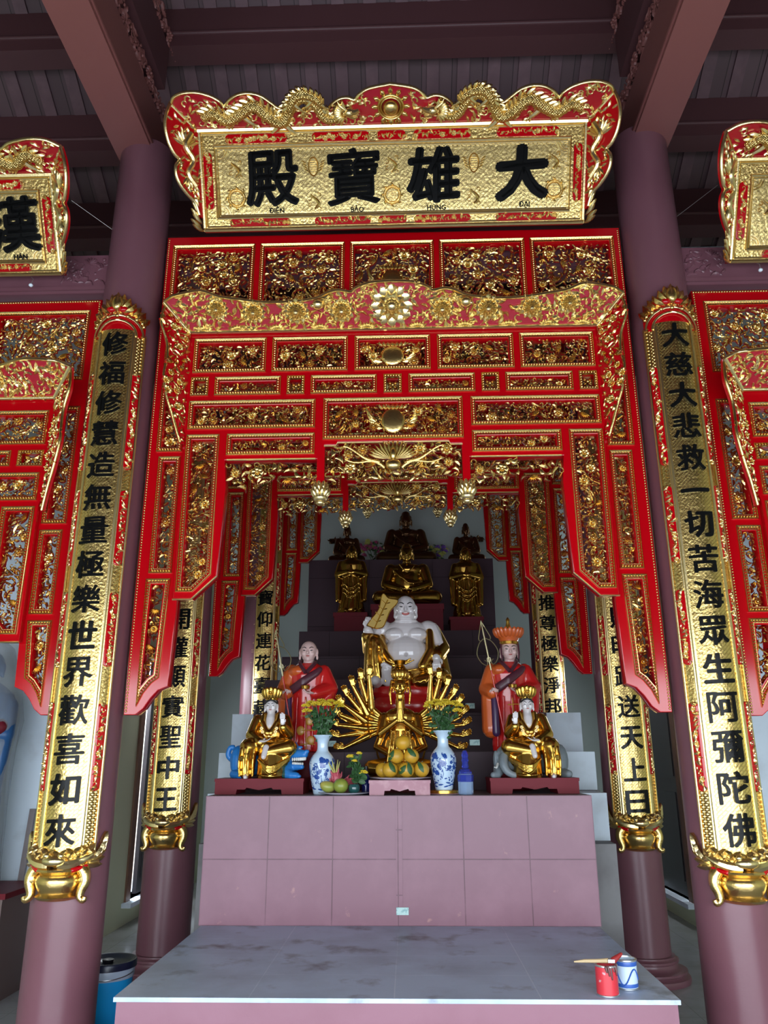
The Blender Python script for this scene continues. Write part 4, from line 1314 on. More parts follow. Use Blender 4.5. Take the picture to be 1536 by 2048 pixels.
# ------------------------------------------------------------------ couplet boards that wrap the columns
def couplet(label, colx, coly, zb, ztop, chars, csize, seed, group, top=True):
    """zb = bottom of the foot; ztop = top of the crown; chars = list of (character, z)"""
    R0 = 0.207
    t = thing('couplet_board', label, 'couplet board', (colx, coly, zb), None, group)
    h = ztop - zb
    hc, hs = 0.105, 0.178
    z0, z1 = 0.22, h - 0.27
    B = bend(R0)
    def strip(u0, u1, za, zb_, d):
        k = max(2, int((u1 - u0) / 0.02)); mb = MB()
        us = np.linspace(u0, u1, k + 1)
        v = [(u, y, z) for z in (za, zb_) for y in (-d, 0.012) for u in us]
        n = k + 1; f = []
        for i in range(k):
            f += [(i, i + 1, 2 * n + i + 1, 2 * n + i), (n + i + 1, n + i, 3 * n + i, 3 * n + i + 1), (2 * n + i, 2 * n + i + 1, 3 * n + i + 1, 3 * n + i), (i + 1, i, n + i, n + i + 1)]
        f += [(0, 2 * n, 3 * n, n), (n - 1, 2 * n - 1, 4 * n - 1, 3 * n - 1)]
        return mb.add(v, f)
    cz = strip(-hc, hc, z0 - 0.03, z1 + 0.02, 0.006); cz.map(B); cz.build('gold_center_band', GOLD_FINE, t, 40)
    ed = MB()
    for u in (-hs, -hc, hc, hs):
        ed.tube([(u, -0.006, z0), (u, -0.006, z1)], 0.009 if abs(u) < 0.15 else 0.007, 6)
        if abs(u) < 0.15: ed.tube([(u * 1.14, -0.004, z0), (u * 1.14, -0.004, z1)], 0.006, 6)
    ed.map(B); ed.build('gilded_ridges', GOLD_PALE, t, 60)
    H = z1 - z0
    for s in (-1, 1):
        a, b = sorted((s * hc, s * hs))
        sg = strip(a, b, z0 + 0.30, z1 - 0.27, 0.0); sg.map(B); sg.build('gold_side_band', GOLD_FINE, t, 40)
        for za, zb2 in ((z0, z0 + 0.30), (z1 - 0.27, z1)):
            lt = strip(a, b, za, zb2, 0.002); lt.map(B); lt.build('lattice_band', GOLD_LATTICE, t, 40)
    zs = [(0.31, 0.47), (0.53, 0.66), (0.71, 0.84), (0.86, 0.985)]
    base = z0 + 0.30; span = z1 - 0.27 - base
    cuts = [(0.0, 0.185), (0.265, 0.435), (0.50, 0.685), (0.74, 1.0)] if h > 2.5 else [(0.0, 0.28), (0.36, 0.62), (0.7, 1.0)]
    for s in (-1, 1):
        a, b = sorted((s * (hc + 0.016), s * (hs - 0.008)))
        for i, (p, q) in enumerate(cuts):
            rd, gd = MB(), MB()
            cartouche_strip(rd, gd, a, b, base + span * p, base + span * q, seed + i * 3 + s, True)
            rd = finer(rd, 0.02)
            rd.map(B); o = rd.build('red_cartouche', RED, t, 40)
            gd.map(B); gd.build('floral_sprig', [GOLD_PALE, GOLD], o, 50)
    for ch, z in chars:
        c = brush(ch, csize, csize * 1.03, csize * (0.034 if ch in '大一中王上天世如生日切' else 0.022), 0.010)
        c = finer(c, 0.018)
        c.map(lambda v, z=z: v + np.array([0, -0.011, z - zb])); c.map(B)
        c.build('character', BLACK, t, 30)
    # flaming lotus crown and red arch
    if top:
        ar = MB()
        for r, dz in ((0.10, 0), (0.135, 0)):
            ar.tube([(r * math.cos(a) * 1.2, -0.012, z1 - 0.02 + r * math.sin(a)) for a in np.linspace(0.0, PI, 15)], 0.008, 6)
        cr = MB(); rd = MB()
        pa = [(0.125 * math.cos(a) * 1.2, z1 - 0.02 + 0.125 * math.sin(a)) for a in np.linspace(0, PI, 13)] + [(0.105 * math.cos(a) * 1.2, z1 - 0.02 + 0.105 * math.sin(a)) for a in np.linspace(PI, 0, 13)]
        rd.merge(finer(shape([pa], 0.010, 0.0), 0.03))
        rd.merge(finer(shape([rect(-hs, hs, z1 - 0.005, z1 + 0.12)], 0.010), 0.03), lambda v: v + np.array([0, 0.004, 0]))
        for s in (-1, 1): rd.ell((s * 0.035, -0.028, z1 + 0.145), (0.028, 0.02, 0.020), nu=10, nv=7)
        for row, (n, rr, L, zz, yy) in enumerate(((13, 0.15, 0.10, z1 + 0.10, -0.004), (11, 0.115, 0.12, z1 + 0.125, -0.014), (7, 0.06, 0.12, z1 + 0.15, -0.028))):
            for i in range(n):
                q = (i / (n - 1)) * 2 - 1
                leaf(cr, q * rr * 1.15, zz + 0.055 * (1 - q * q), PI / 2 - q * 0.7, L * (1 - 0.25 * abs(q)), 0.042, 0.024, yy)
        cr.ell((0, -0.04, z1 + 0.19), (0.030, 0.022, 0.055), nu=10, nv=8)
        for i in range(9): cr.ell((math.cos(i * PI / 8) * 0.16, -0.012, z1 + 0.06 + 0.05 * math.sin(i * PI / 8)), 0.014, nu=7, nv=5)
        ar.map(B); ar.build('arch_molding', GOLD_PALE, t, 60)
        rd.map(B); rd.build('red_arch', RED, t, 40)
        cr.map(B); cr.build('flame_crown', [GOLD, RED], t, 50)
    # foot: bat-dragon mask over a bowl on scroll feet
    ft = MB()
    prof = [(0.09, 0.0), (0.125, 0.006), (0.14, 0.02), (0.12, 0.035), (0.135, 0.06), (0.148, 0.09), (0.138, 0.115), (0.12, 0.125), (0.155, 0.140), (0.150, 0.150), (0.10, 0.155)]
    ft.lathe([(r * 0.80, z) for r, z in prof], 20, (0, -R0 + 0.06, 0), PI, 2 * PI)
    for s in (-1, 1):
        ft.tube(smooth_line([(s * 0.110, -0.165, 0.155), (s * 0.135, -0.170, 0.125), (s * 0.142, -0.175, 0.085), (s * 0.128, -0.18, 0.045), (s * 0.128, -0.185, 0.018), (s * 0.148, -0.19, 0.004), (s * 0.156, -0.19, 0.02)], 4), list(np.linspace(0.034, 0.013, 25)), 8); ft.ell((s * 0.132, -0.170, 0.10), (0.028, 0.03, 0.04))
    ft.build('bowl_foot', GOLD, t, 50)
    mk = MB()
    for row in range(3):
        for i in range(11):
            q = i / 5.0 - 1
            leaf(mk, q * 0.155, 0.178 + 0.017 * row + 0.03 * abs(q), PI / 2 + (0.7 if (i + row) % 2 else -0.7), 0.062, 0.036, 0.026, -0.022 + 0.007 * row)
    for s in (-1, 1):
        mk.tube([(s * (0.02 + 0.14 * q), -0.035, 0.168 + 0.05 * q * q) for q in np.linspace(0, 1, 8)], [0.022, 0.024, 0.024, 0.022, 0.02, 0.017, 0.012, 0.006], 7)
        for i in range(6): leaf(mk, s * (0.175 + 0.012 * i), 0.165 + 0.02 * i, (-0.1 + 0.3 * i) if s > 0 else PI + 0.1 - 0.3 * i, 0.105, 0.036, 0.02, -0.008)
        mk.ell((s * 0.03, -0.05, 0.215), 0.013, nu=8, nv=6)
    mk.ell((0, -0.045, 0.19), (0.05, 0.028, 0.026), nu=12, nv=8)
    mk.map(B); mk.build('mask_carving', [GOLD_PALE, GOLD], t, 50)
    rb_ = MB()
    for s in (-1, 1): rb_.cap((s * 0.09, -R0 - 0.012, 0.145), (s * 0.14, -R0 + 0.035, 0.160), 0.012, 0.010, 8)
    rb_.build('red_ribbon', RED, t, 60)
    return t
def spread_z(s, za, zb): return [(c, za + (zb - za) * i / (len(s) - 1)) for i, c in enumerate(s)]
FG, MG, TG = 'couplets on the front columns', 'couplets on the middle columns', 'couplets on the rear columns'
couplet('tall golden couplet board with fifteen black characters on the left front column', -CX, 4.45, 0.81, 4.30, spread_z('修福修慧造無量極樂世界歡喜如來', 3.945, 1.14), 0.155, 20, FG)
couplet('tall golden couplet board with fifteen black characters on the right front column', CX, 4.45, 0.80, 4.28, spread_z('大慈大悲救一切苦海眾生阿彌陀佛', 3.935, 1.14), 0.155, 21, FG)
couplet('golden couplet board partly covered by the left leg of the front screen', -CX, 6.25, 0.855, 4.6, spread_z('開權顯實聖中王', 2.53, 1.20), 0.16, 22, MG)
couplet('golden couplet board partly covered by the right leg of the front screen', CX, 6.25, 0.845, 4.6, spread_z('則明跡送天上日', 2.52, 1.175), 0.16, 23, MG)
couplet('distant golden couplet board left of the steps, behind the shaven monk', -CX + 0.10, 9.35, 1.25, 5.2, spread_z('寶仰連花臺藏', 3.31, 2.03), 0.18, 24, TG)
couplet('distant golden couplet board right of the steps, behind the crowned monk', CX, 9.35, 1.25, 5.2, spread_z('推尊極樂淨邦', 3.22, 2.03), 0.18, 25, TG)
# ------------------------------------------------------------------ statues
def hand(mb, p, d, n, s=0.05, curl_=0.3, thumb=1):
    """palm and five unequal fingers; p wrist, d pointing direction, n palm normal, s palm length"""
    p = np.array(p, float); d = np.array(d, float); d /= np.linalg.norm(d)
    n = np.array(n, float); n -= d * (n @ d); n /= np.linalg.norm(n)
    w = np.cross(d, n)
    c = p + d * s * 0.5
    for q in (-0.26, 0.0, 0.26): mb.cap(p + w * s * q * 0.7 + d * s * 0.15, c + w * s * q + d * s * 0.4, s * 0.2, s * 0.17, 7)
    for i, L in enumerate((0.78, 0.95, 0.88, 0.66)):
        q = -0.39 + 0.26 * i
        a = c + w * s * q + d * s * 0.5
        b = a + (d * math.cos(curl_) + n * math.sin(curl_)) * s * L * 0.55
        e = b + (d * math.cos(curl_ * 2.4) + n * math.sin(curl_ * 2.4)) * s * L * 0.5
        mb.chain([a, b, e], [s * 0.125, s * 0.115, s * 0.09], 6)
    a = p + w * thumb * s * -0.3 + d * s * 0.25
    b = a + (d * 0.6 - w * thumb * 0.7 + n * 0.3) * s * 0.4
    mb.chain([a, b, b + (d * 0.9 + n * 0.4) * s * 0.35], [s * 0.14, s * 0.125, s * 0.1], 6)

def head(mb, c, s, lobes=True):
    """skull, jaw, cheeks, nose, lips and long-lobed ears; s = half the face width, front -y"""
    x, y, z = c
    mb.ell((x, y, z + 0.12 * s), (s * 0.98, s * 1.05, s * 1.12), nu=16, nv=12)
    mb.ell((x, y - 0.18 * s, z - 0.45 * s), (s * 0.80, s * 0.82, s * 0.80), nu=14, nv=10)
    mb.ell((x, y - 0.55 * s, z - 0.95 * s), (s * 0.34, s * 0.32, s * 0.25), nu=10, nv=8)
    for k in (-1, 1):
        mb.ell((x + k * 0.46 * s, y - 0.66 * s, z - 0.32 * s), (s * 0.34, s * 0.28, s * 0.34), nu=10, nv=8)
        mb.ell((x + k * 1.0 * s, y + 0.02 * s, z - 0.12 * s), (s * 0.16, s * 0.28, s * 0.46), nu=8, nv=8)
        if lobes: mb.ell((x + k * 1.02 * s, y - 0.02 * s, z - 0.68 * s), (s * 0.15, s * 0.18, s * 0.32), nu=8, nv=8)
    mb.chain([(x, y - 0.98 * s, z + 0.12 * s), (x, y - 1.10 * s, z - 0.26 * s)], [s * 0.10, s * 0.17], 8)
    mb.ell((x, y - 0.92 * s, z - 0.60 * s), (s * 0.26, s * 0.12, s * 0.09), nu=10, nv=6)
    mb.cap((x, y + 0.05 * s, z - 0.7 * s), (x, y + 0.12 * s, z - 1.6 * s), s * 0.62, s * 0.66, 12)

def face_paint(parent, c, s, brows=True, lip=LIP):
    x, y, z = c
    for k in (-1, 1):
        e = MB(); e.ell((x + k * 0.40 * s, y - 0.93 * s, z + 0.03 * s), (s * 0.20, s * 0.08, s * 0.055), rot=(0, -k * 0.12, 0), nu=10, nv=6)
        e.build('eye', HAIR, parent, 60)
        b = MB(); b.tube([(x + k * s * (0.16 + 0.5 * q), y - s * (1.0 - 0.16 * q), z + s * (0.26 + 0.16 * math.sin(PI * q * 0.85))) for q in np.linspace(0, 1, 7)], [s * 0.035, s * 0.05, s * 0.05, s * 0.045, s * 0.04, s * 0.03, s * 0.02], 6)
        b.build('eyebrow', HAIR, parent, 60)
    l = MB(); l.ell((x, y - 1.0 * s, z - 0.60 * s), (s * 0.22, s * 0.07, s * 0.085), nu=10, nv=6)
    l.build('lips', lip, parent, 60)

def fold_ridges(mb, pts_list, r):
    for pts in pts_list: mb.tube(smooth_line(pts, 4), r, 6)

# --- laughing Buddha
LB = thing('laughing_buddha_statue', 'white pot-bellied laughing Buddha in a golden robe raising a yellow leaf fan', 'statue', (0.06, 6.54, 1.82))
k = MB(); k.lathe([(0.25, 0.0), (0.285, 0.03), (0.29, 0.09), (0.26, 0.13), (0.29, 0.17), (0.27, 0.215), (0.20, 0.225)], 28)
k.map(lambda v: v * np.array([1.0, 0.70, 1.0])); k.build('red_lotus_cushion', ROBE_RED, LB, 50)
b = MB()
b.ell((0, -0.05, 0.49), (0.185, 0.155, 0.15), nu=20, nv=14); b.ell((0, 0.0, 0.645), (0.215, 0.13, 0.13), nu=20, nv=14)
for s in (-1, 1):
    b.ell((s * 0.085, -0.085, 0.635), (0.095, 0.07, 0.06)); b.ell((s * 0.185, 0.01, 0.69), (0.085, 0.085, 0.08))
b.ell((0, -0.02, 0.755), (0.105, 0.09, 0.03)); head(b, (0, -0.03, 0.865), 0.088)
b.ell((0, -0.04, 0.80), (0.088, 0.085, 0.05))
b.chain([(-0.21, 0.0, 0.69), (-0.285, -0.03, 0.56), (-0.315, -0.12, 0.67)], [0.07, 0.055, 0.04], 10)
hand(b, (-0.315, -0.125, 0.68), (0.1, 0.1, 1), (0.3, -1, 0.1), 0.072, 1.0, 1)
b.chain([(0.21, 0.0, 0.69), (0.28, -0.04, 0.54), (0.245, -0.15, 0.44)], [0.07, 0.055, 0.04], 10)
hand(b, (0.245, -0.155, 0.45), (0, -0.55, -1), (0, 0.6, -0.5), 0.075, 0.5, -1)
b.chain([(-0.15, -0.15, 0.26), (-0.16, -0.205, 0.34)], [0.05, 0.045], 10)
for i in range(5): b.ell((-0.195 + 0.018 * i, -0.235, 0.385 - 0.010 * abs(i - 1)), (0.012, 0.02, 0.018), nu=6, nv=5)
b.chain([(-0.24, -0.14, 0.25), (-0.25, -0.22, 0.255)], [0.05, 0.04], 10)
b.ell((0, -0.207, 0.455), 0.010, nu=8, nv=6)
fused(b, 0.0058, 'body', SKIN_WHITE, LB, 5)
r = MB()
r.ell((0, 0.02, 0.30), (0.30, 0.16, 0.10), nu=18, nv=10); r.ell((0, 0.075, 0.50), (0.275, 0.085, 0.25), nu=18, nv=12)
r.chain([(-0.13, -0.04, 0.30), (-0.255, -0.11, 0.56)], [0.10, 0.085], 12); r.chain([(-0.255, -0.11, 0.56), (-0.275, -0.14, 0.28)], [0.085, 0.075], 12)
r.chain([(-0.225, 0.03, 0.66), (-0.30, -0.01, 0.52), (-0.315, -0.10, 0.62)], [0.07, 0.065, 0.055], 12)
r.chain([(0.225, 0.03, 0.68), (0.295, -0.02, 0.53), (0.25, -0.12, 0.455)], [0.07, 0.07, 0.062], 12)
r.chain([(0.26, -0.04, 0.50), (0.285, -0.05, 0.30)], [0.07, 0.085], 12)
r.chain([(0.10, -0.09, 0.28), (0.27, -0.11, 0.285), (0.10, -0.17, 0.255)], [0.085, 0.085, 0.06], 12)
r.chain([(0.195, -0.06, 0.66), (0.20, -0.13, 0.50), (0.13, -0.17, 0.37)], [0.035, 0.04, 0.04], 10)
r.chain([(-0.2, -0.06, 0.62), (-0.185, -0.14, 0.50), (-0.10, -0.19, 0.375)], [0.03, 0.03, 0.03], 10)
fold_ridges(r, [[(-0.30 + 0.03 * i, -0.185 - 0.01 * (i % 2), 0.60 - 0.02 * i), (-0.31 + 0.04 * i, -0.205, 0.42), (-0.30 + 0.045 * i, -0.195, 0.24)] for i in range(4)]
            + [[(0.05 + 0.05 * i, -0.245, 0.23), (0.16 + 0.03 * i, -0.235, 0.26 + 0.015 * i), (0.31, -0.16, 0.25 + 0.03 * i)] for i in range(3)]
            + [[(-0.08, -0.21, 0.345), (0.0, -0.225, 0.33), (0.10, -0.21, 0.345)]], 0.010)
fused(r, 0.0065, 'golden_robe', GOLD_STATUE, LB, 5)
face_paint(LB, (0, -0.03, 0.865), 0.088)
m = MB(); m.ell((0, -0.122, 0.808), (0.032, 0.010, 0.016), nu=12, nv=6); m.build('open_mouth', LIP, LB, 60)
m = MB(); m.ell((0, -0.1305, 0.815), (0.022, 0.005, 0.004), nu=10, nv=5); m.build('teeth', TEETH, LB, 60)
FAN = mat('yellow_painted_fan', (0.42, 0.26, 0.035), 0.4)
ft = thing('leaf_fan', 'yellow palm-leaf fan held up in the hand of the laughing Buddha', 'fan', (0.06 - 0.275, 6.54 - 0.155, 1.82 + 0.765))
fp = [(-0.045, -0.06), (-0.01, -0.01), (0.055, 0.075), (0.075, 0.175), (0.095, 0.205), (0.135, 0.165), (0.205, 0.15), (0.20, 0.115), (0.145, 0.055), (0.11, -0.03), (0.085, -0.075), (0.03, -0.085)]
sp = smooth_line([(x, z, 0) for x, z in fp + fp[:1]], 4)[:-1, :2].tolist()
shape([sp], 0.012, 0.003).build('fan_blade', FAN, ft, 40)
e = MB(); e.merge(molding(sp, 0.005, -0.006, 6, True)); e.tube([(0.02, -0.008, -0.08), (0.07, -0.01, 0.03), (0.13, -0.008, 0.15)], 0.006, 6)
for i in range(4):
    for s in (-1, 1): e.tube([(0.035 + 0.026 * i, -0.008, -0.03 + 0.05 * i), (0.035 + 0.026 * i + s * 0.035, -0.008, -0.03 + 0.05 * i + 0.02 - s * 0.012)], 0.004, 5)
e.build('fan_ribs', GOLD_STATUE, ft, 60)

# --- many-armed statue
KH = thing('many_armed_buddha_statue', 'golden many-armed seated statue with fanned out arms, behind the pile of pomelos', 'statue', (0.016, 5.64, 1.268))
MB().box(-0.20, 0.20, -0.13, 0.13, 0.0, 0.05).box(-0.18, 0.18, -0.115, 0.115, 0.05, 0.085).build('dark_red_base', PED_RED, KH, 30)
b = MB()
b.ell((0, 0.0, 0.14), (0.20, 0.12, 0.055), nu=18, nv=10)
for s in (-1, 1):
    b.chain([(s * 0.07, -0.03, 0.17), (s * 0.20, -0.05, 0.155), (s * 0.03, -0.12, 0.14)], [0.06, 0.052, 0.04], 10)
b.ell((0, 0.01, 0.36), (0.085, 0.065, 0.19), nu=16, nv=12); b.ell((0, 0.01, 0.49), (0.115, 0.06, 0.070), nu=16, nv=10)
b.ell((0, 0.015, 0.29), (0.13, 0.05, 0.12))
head(b, (0, -0.015, 0.700), 0.047)
b.cap((0, 0.0, 0.53), (0, 0.0, 0.64), 0.034, 0.032, 10)
b.ell((0, 0.01, 0.735), (0.053, 0.05, 0.045))
b.lathe([(0.048, 0.748), (0.052, 0.758), (0.050, 0.79), (0.055, 0.815), (0.042, 0.835), (0.03, 0.85)], 18)
for i in range(9):
    a = PI + PI * i / 8
    b.ell((0.053 * math.cos(a), 0.053 * math.sin(a), 0.79), (0.013, 0.010, 0.032), nu=8, nv=6)
b.lathe([(0.02, 0.845), (0.04, 0.868), (0.055, 0.882), (0.03, 0.888)], 16)
for s in (-1, 1):
    b.chain([(s * 0.03, 0, 0.872), (s * 0.078, -0.005, 0.897)], [0.010, 0.005], 6); b.chain([(s * 0.04, 0, 0.862), (s * 0.10, -0.005, 0.886)], [0.010, 0.005], 6)
    b.chain([(s * 0.060, 0.0, 0.74), (s * 0.072, -0.01, 0.66), (s * 0.064, -0.015, 0.58)], [0.010, 0.011, 0.007], 6)
for s in (-1, 1):      # praying hands at the breast, the lower pair, and the fan of arms
    b.chain([(s * 0.115, 0.0, 0.49), (s * 0.14, -0.05, 0.38), (s * 0.02, -0.105, 0.465)], [0.035, 0.028, 0.02], 8)
    b.chain([(s * 0.012, -0.11, 0.46), (s * 0.006, -0.115, 0.595)], [0.018, 0.007], 8)
    b.chain([(s * 0.10, 0.0, 0.45), (s * 0.165, -0.03, 0.29), (s * 0.06, -0.09, 0.235)], [0.03, 0.025, 0.018], 8)
    arms = [(-26, 0.42, 0.0), (-13, 0.43, 0.02), (-2, 0.43, 0.0), (9, 0.43, 0.03), (20, 0.42, 0.0), (31, 0.42, 0.03), (43, 0.42, 0.0), (55, 0.42, 0.03), (66, 0.41, 0.0), (3, 0.37, 0.05), (26, 0.36, 0.055), (49, 0.37, 0.055)]
    for a, R_, yy in arms:
        q = math.radians(a)
        sh = (s * 0.09, 0.02 + yy, 0.43 + 0.03 * math.sin(q))
        el = (s * (0.09 + 0.15 * math.cos(q * 0.75 - 0.15)), yy, 0.445 + 0.165 * math.sin(q * 0.75 - 0.15))
        hn = (s * (0.09 + (R_ - 0.09) * math.cos(q)), -0.03 + yy, 0.45 + (R_ - 0.05) * math.sin(q))
        b.chain([sh, el], [0.024, 0.020], 8); b.chain([el, hn], [0.027, 0.013], 8)
        d = (s * math.cos(q + 0.6), -0.2, math.sin(q + 0.6))
        hand(b, hn, d, (0, -1, 0.2), 0.045, 0.3, s)
fold_ridges(b, [[(-0.02 * i, -0.075, 0.40), (-0.025 * i, -0.09, 0.29), (-0.03 * i, -0.09, 0.19)] for i in (-3, -2, -1, 1, 2, 3)] + [[(-0.17, -0.10, 0.12), (0, -0.155, 0.115), (0.17, -0.10, 0.12)]], 0.008)
fused(b, 0.0031, 'body', GOLD_STATUE, KH, 2)
MB().tube([(0.17 * math.cos(a), 0.05, 0.30 + 0.20 * math.sin(a)) for a in np.linspace(0, 2 * PI, 41)], 0.008, 6).build('aureole_ring', GOLD_STATUE, KH, 60)
d = MB(); d.lathe([(0.17, 0.0), (0.19, 0.015), (0.175, 0.035)], 24, (0, 0, 0.085)); d.map(lambda v: v * np.array([1.1, 0.68, 1])); d.build('lotus_seat', GOLD_STATUE, KH, 60)

# --- the two standing monks
def monk(label, loc, crown, flip_look):
    t = thing('monk_statue', label, 'statue', loc); t.scale = (0.94, 0.94, 0.94)
    k = MB(); k.lathe([(0.13, -0.275), (0.15, -0.26), (0.145, -0.20), (0.115, -0.15), (0.14, -0.06), (0.15, -0.03), (0.14, -0.004)], 24)
    k.map(lambda v: v * np.array([1, 0.78, 1])); k.build('red_pedestal', PED_RED, t, 50)
    r = MB()
    prof = [(0.145, 0.0), (0.150, 0.05), (0.135, 0.20), (0.122, 0.36), (0.128, 0.46), (0.15, 0.56), (0.14, 0.61), (0.075, 0.655)]
    r.lathe(prof, 24); r.map(lambda v: v * np.array([1, 0.68, 1]))
    sl = [(-0.125, 0.0, 0.59), (-0.175, -0.02, 0.45), (-0.145, -0.11, 0.42)]
    sr = [(0.125, 0.0, 0.59), (0.180, -0.02, 0.46), (0.075, -0.12, 0.42)]
    r.chain(sr, [0.055, 0.06, 0.045], 12); r.chain([(0.175, -0.02, 0.46), (0.16, -0.05, 0.30)], [0.055, 0.05], 12)
    fold_ridges(r, [[(x, -0.088 - 0.02 * math.cos(x * 9), 0.40), (x * 1.1, -0.10, 0.2), (x * 1.2, -0.095, 0.02)] for x in (-0.10, -0.06, 0.0, 0.05, 0.10)], 0.007)
    fused(r, 0.006, 'red_robe', ROBE_RED, t, 4)
    r = MB(); r.chain(sl, [0.06, 0.062, 0.048], 12); r.chain([(-0.16, -0.03, 0.45), (-0.155, -0.04, 0.16 if crown else 0.24)], [0.06, 0.07], 12)
    r.ell((-0.07, -0.03, 0.59), (0.08, 0.075, 0.05))
    fused(r, 0.006, 'orange_sleeve', ROBE_ORANGE, t, 4)
    MB().chain([(-0.128, -0.095, 0.40), (-0.125, -0.105, 0.13)], [0.026, 0.03], 10).build('purple_under_sleeve', mat('painted_purple_lining', (0.05, 0.018, 0.07), 0.35), t, 60)
    c = MB()
    for s in (-1, 1): c.tube(smooth_line([(s * 0.055, 0.03, 0.675), (s * 0.055, -0.06, 0.645), (-s * 0.0 + s * 0.004, -0.118, 0.575)], 4), 0.015, 8)
    c.build('dark_collar', ROBE_MAROON, t, 60)
    m_ = MB()
    for q in np.linspace(0, 1, 6): m_.chain([(0.10 - 0.02 * q, -0.075 - 0.012 * q, 0.60 - 0.03 * q), (-0.02, -0.125, 0.52 - 0.03 * q), (-0.115, -0.085, 0.46 - 0.035 * q)], [0.022, 0.022, 0.02], 8)
    fused(m_, 0.006, 'maroon_sash', ROBE_MAROON, t, 4)
    g = MB()
    for (x, z) in ((0.035, 0.22), (0.045, 0.08), (-0.03, 0.15)): g.ell((x, -0.098 - 0.008 * (1 - z), z), (0.030, 0.006, 0.034), nu=12, nv=6)
    for z in (0.33, 0.255, 0.15, 0.05): g.tube([(-0.03, -0.108, z), (0.03, -0.112, z + 0.004), (0.08, -0.10, z)], 0.0035, 5)
    g.tube([(0.005, -0.108, 0.38), (0.012, -0.115, 0.2), (0.015, -0.115, 0.02)], 0.0035, 5)
    g.build('gold_robe_lines', ROBE_GOLD_PAINT, t, 60)
    hc = (0.004 if not flip_look else 0.012, -0.012, 0.745)
    b = MB(); head(b, hc, 0.066)
    b.ell((0, 0, 0.62), (0.07, 0.05, 0.05))
    b.chain([(-0.13, 0.0, 0.57), (-0.17, -0.03, 0.45), (-0.15, -0.135, 0.425)], [0.03, 0.028, 0.022], 8)
    hand(b, (-0.15, -0.13, 0.40), (0.25, -0.3, 0.5), (0.3, -0.9, 0.0), 0.052, 1.0, 1)
    b.chain([(0.13, 0.0, 0.57), (0.17, -0.03, 0.46), (0.07, -0.135, 0.42)], [0.03, 0.028, 0.022], 8)
    hand(b, (0.075, -0.14, 0.42), (-1, -0.25, 0.1), (0, -0.3, 1), 0.055, 0.35, 1)
    b.chain([(0, 0, 0.3), (0, 0, 0.62)], [0.04, 0.04], 8); b.chain([(-0.15, -0.1, 0.42), (0, 0, 0.55)], [0.02, 0.02], 8)
    fused(b, 0.0042, 'body', SKIN_PINK, t, 3)
    face_paint(t, hc, 0.066)
    MB().lathe([(0.006, 0.0), (0.03, 0.004), (0.036, 0.025), (0.030, 0.03)], 16, (0.005, -0.165, 0.445)).build('gold_bowl', GOLD_STATUE, t, 60)
    if crown:
        cr = MB(); cr.lathe([(0.066, 0.795), (0.070, 0.815), (0.078, 0.83), (0.115, 0.895), (0.105, 0.90), (0.05, 0.87)], 24, (hc[0], hc[1], 0))
        cr.build('orange_crown', ROBE_ORANGE, t, 50)
        lf = MB()
        for i in range(11):
            a = PI + PI * i / 10
            lf.ell((hc[0] + 0.098 * math.cos(a), hc[1] + 0.098 * math.sin(a), 0.875), (0.020, 0.014, 0.042), rot=(-0.45 * math.sin(a), 0.45 * math.cos(a), 0), nu=8, nv=6)
        lf.build('crown_petals', ROBE_ORANGE, t, 60)
        bd = MB(); bd.lathe([(0.069, 0.786), (0.074, 0.79), (0.074, 0.808), (0.069, 0.812)], 24, (hc[0], hc[1], 0)); bd.lathe([(0.018, 0.87), (0.02, 0.93), (0.012, 0.965), (0.016, 0.98), (0.004, 1.0)], 12, (hc[0], hc[1], 0)); bd.build('gold_crown_band', GOLD_STATUE, t, 50)
        for s in (-1, 1): MB().tube([(hc[0] + s * 0.066, hc[1] - 0.03, 0.79), (hc[0] + s * 0.068, hc[1] - 0.05, 0.72), (hc[0] + s * 0.062, hc[1] - 0.055, 0.67)], 0.007, 6).build('crown_ribbon', ROBE_MAROON, t, 60)
    return t
ML = monk('shaven standing monk statue in red robe with maroon sash, left of the many-armed statue', (-0.655, 5.735, 1.53), False, False)
MR = monk('standing monk statue in red robe wearing an orange lotus crown, right of the many-armed statue', (0.80, 5.735, 1.53), True, True)
def staff(label, base, top):
    t = thing('monk_staff', label, 'staff', base)
    p = np.array(top) - np.array(base); L = np.linalg.norm(p); d = p / L
    MB().tube([(0, 0, 0), tuple(p * 0.62)], 0.0052, 8).build('red_pole', ROBE_RED, t, 60)
    m_ = MB(); m_.tube([tuple(p * 0.62), tuple(p * 0.90), tuple(p)], [0.0065, 0.006, 0.002], 8)
    ex = np.array([d[2], 0, -d[0]])
    def P(u, q): return tuple(d * (L * q) + ex * u)
    for s in (-1, 1):
        m_.tube(smooth_line([P(0, 0.865), P(s * 0.045, 0.83), P(s * 0.075, 0.755), P(s * 0.058, 0.69), P(s * 0.024, 0.66), P(s * 0.014, 0.685), P(s * 0.032, 0.70)], 5), 0.0036, 6)
        m_.tube(smooth_line([P(0, 0.995), P(s * 0.022, 0.93), P(s * 0.042, 0.865), P(s * 0.03, 0.845), P(s * 0.012, 0.86)], 5), 0.0036, 6)
    m_.tube(smooth_line([P(0.012 * math.cos(a), 0.70 + 0.018 * math.sin(a)) for a in np.linspace(0, 2 * PI, 10)], 2), 0.003, 5)
    m_.build('brass_ringed_finial', STAFF_MET, t, 60)
    return t
staff('thin red staff with heart-shaped brass finial held by the shaven monk statue', (-0.71, 5.585, 1.50), (-0.875, 5.575, 2.372))
staff('thin red staff with heart-shaped brass finial held by the crowned monk statue', (0.755, 5.585, 1.50), (0.60, 5.575, 2.425))

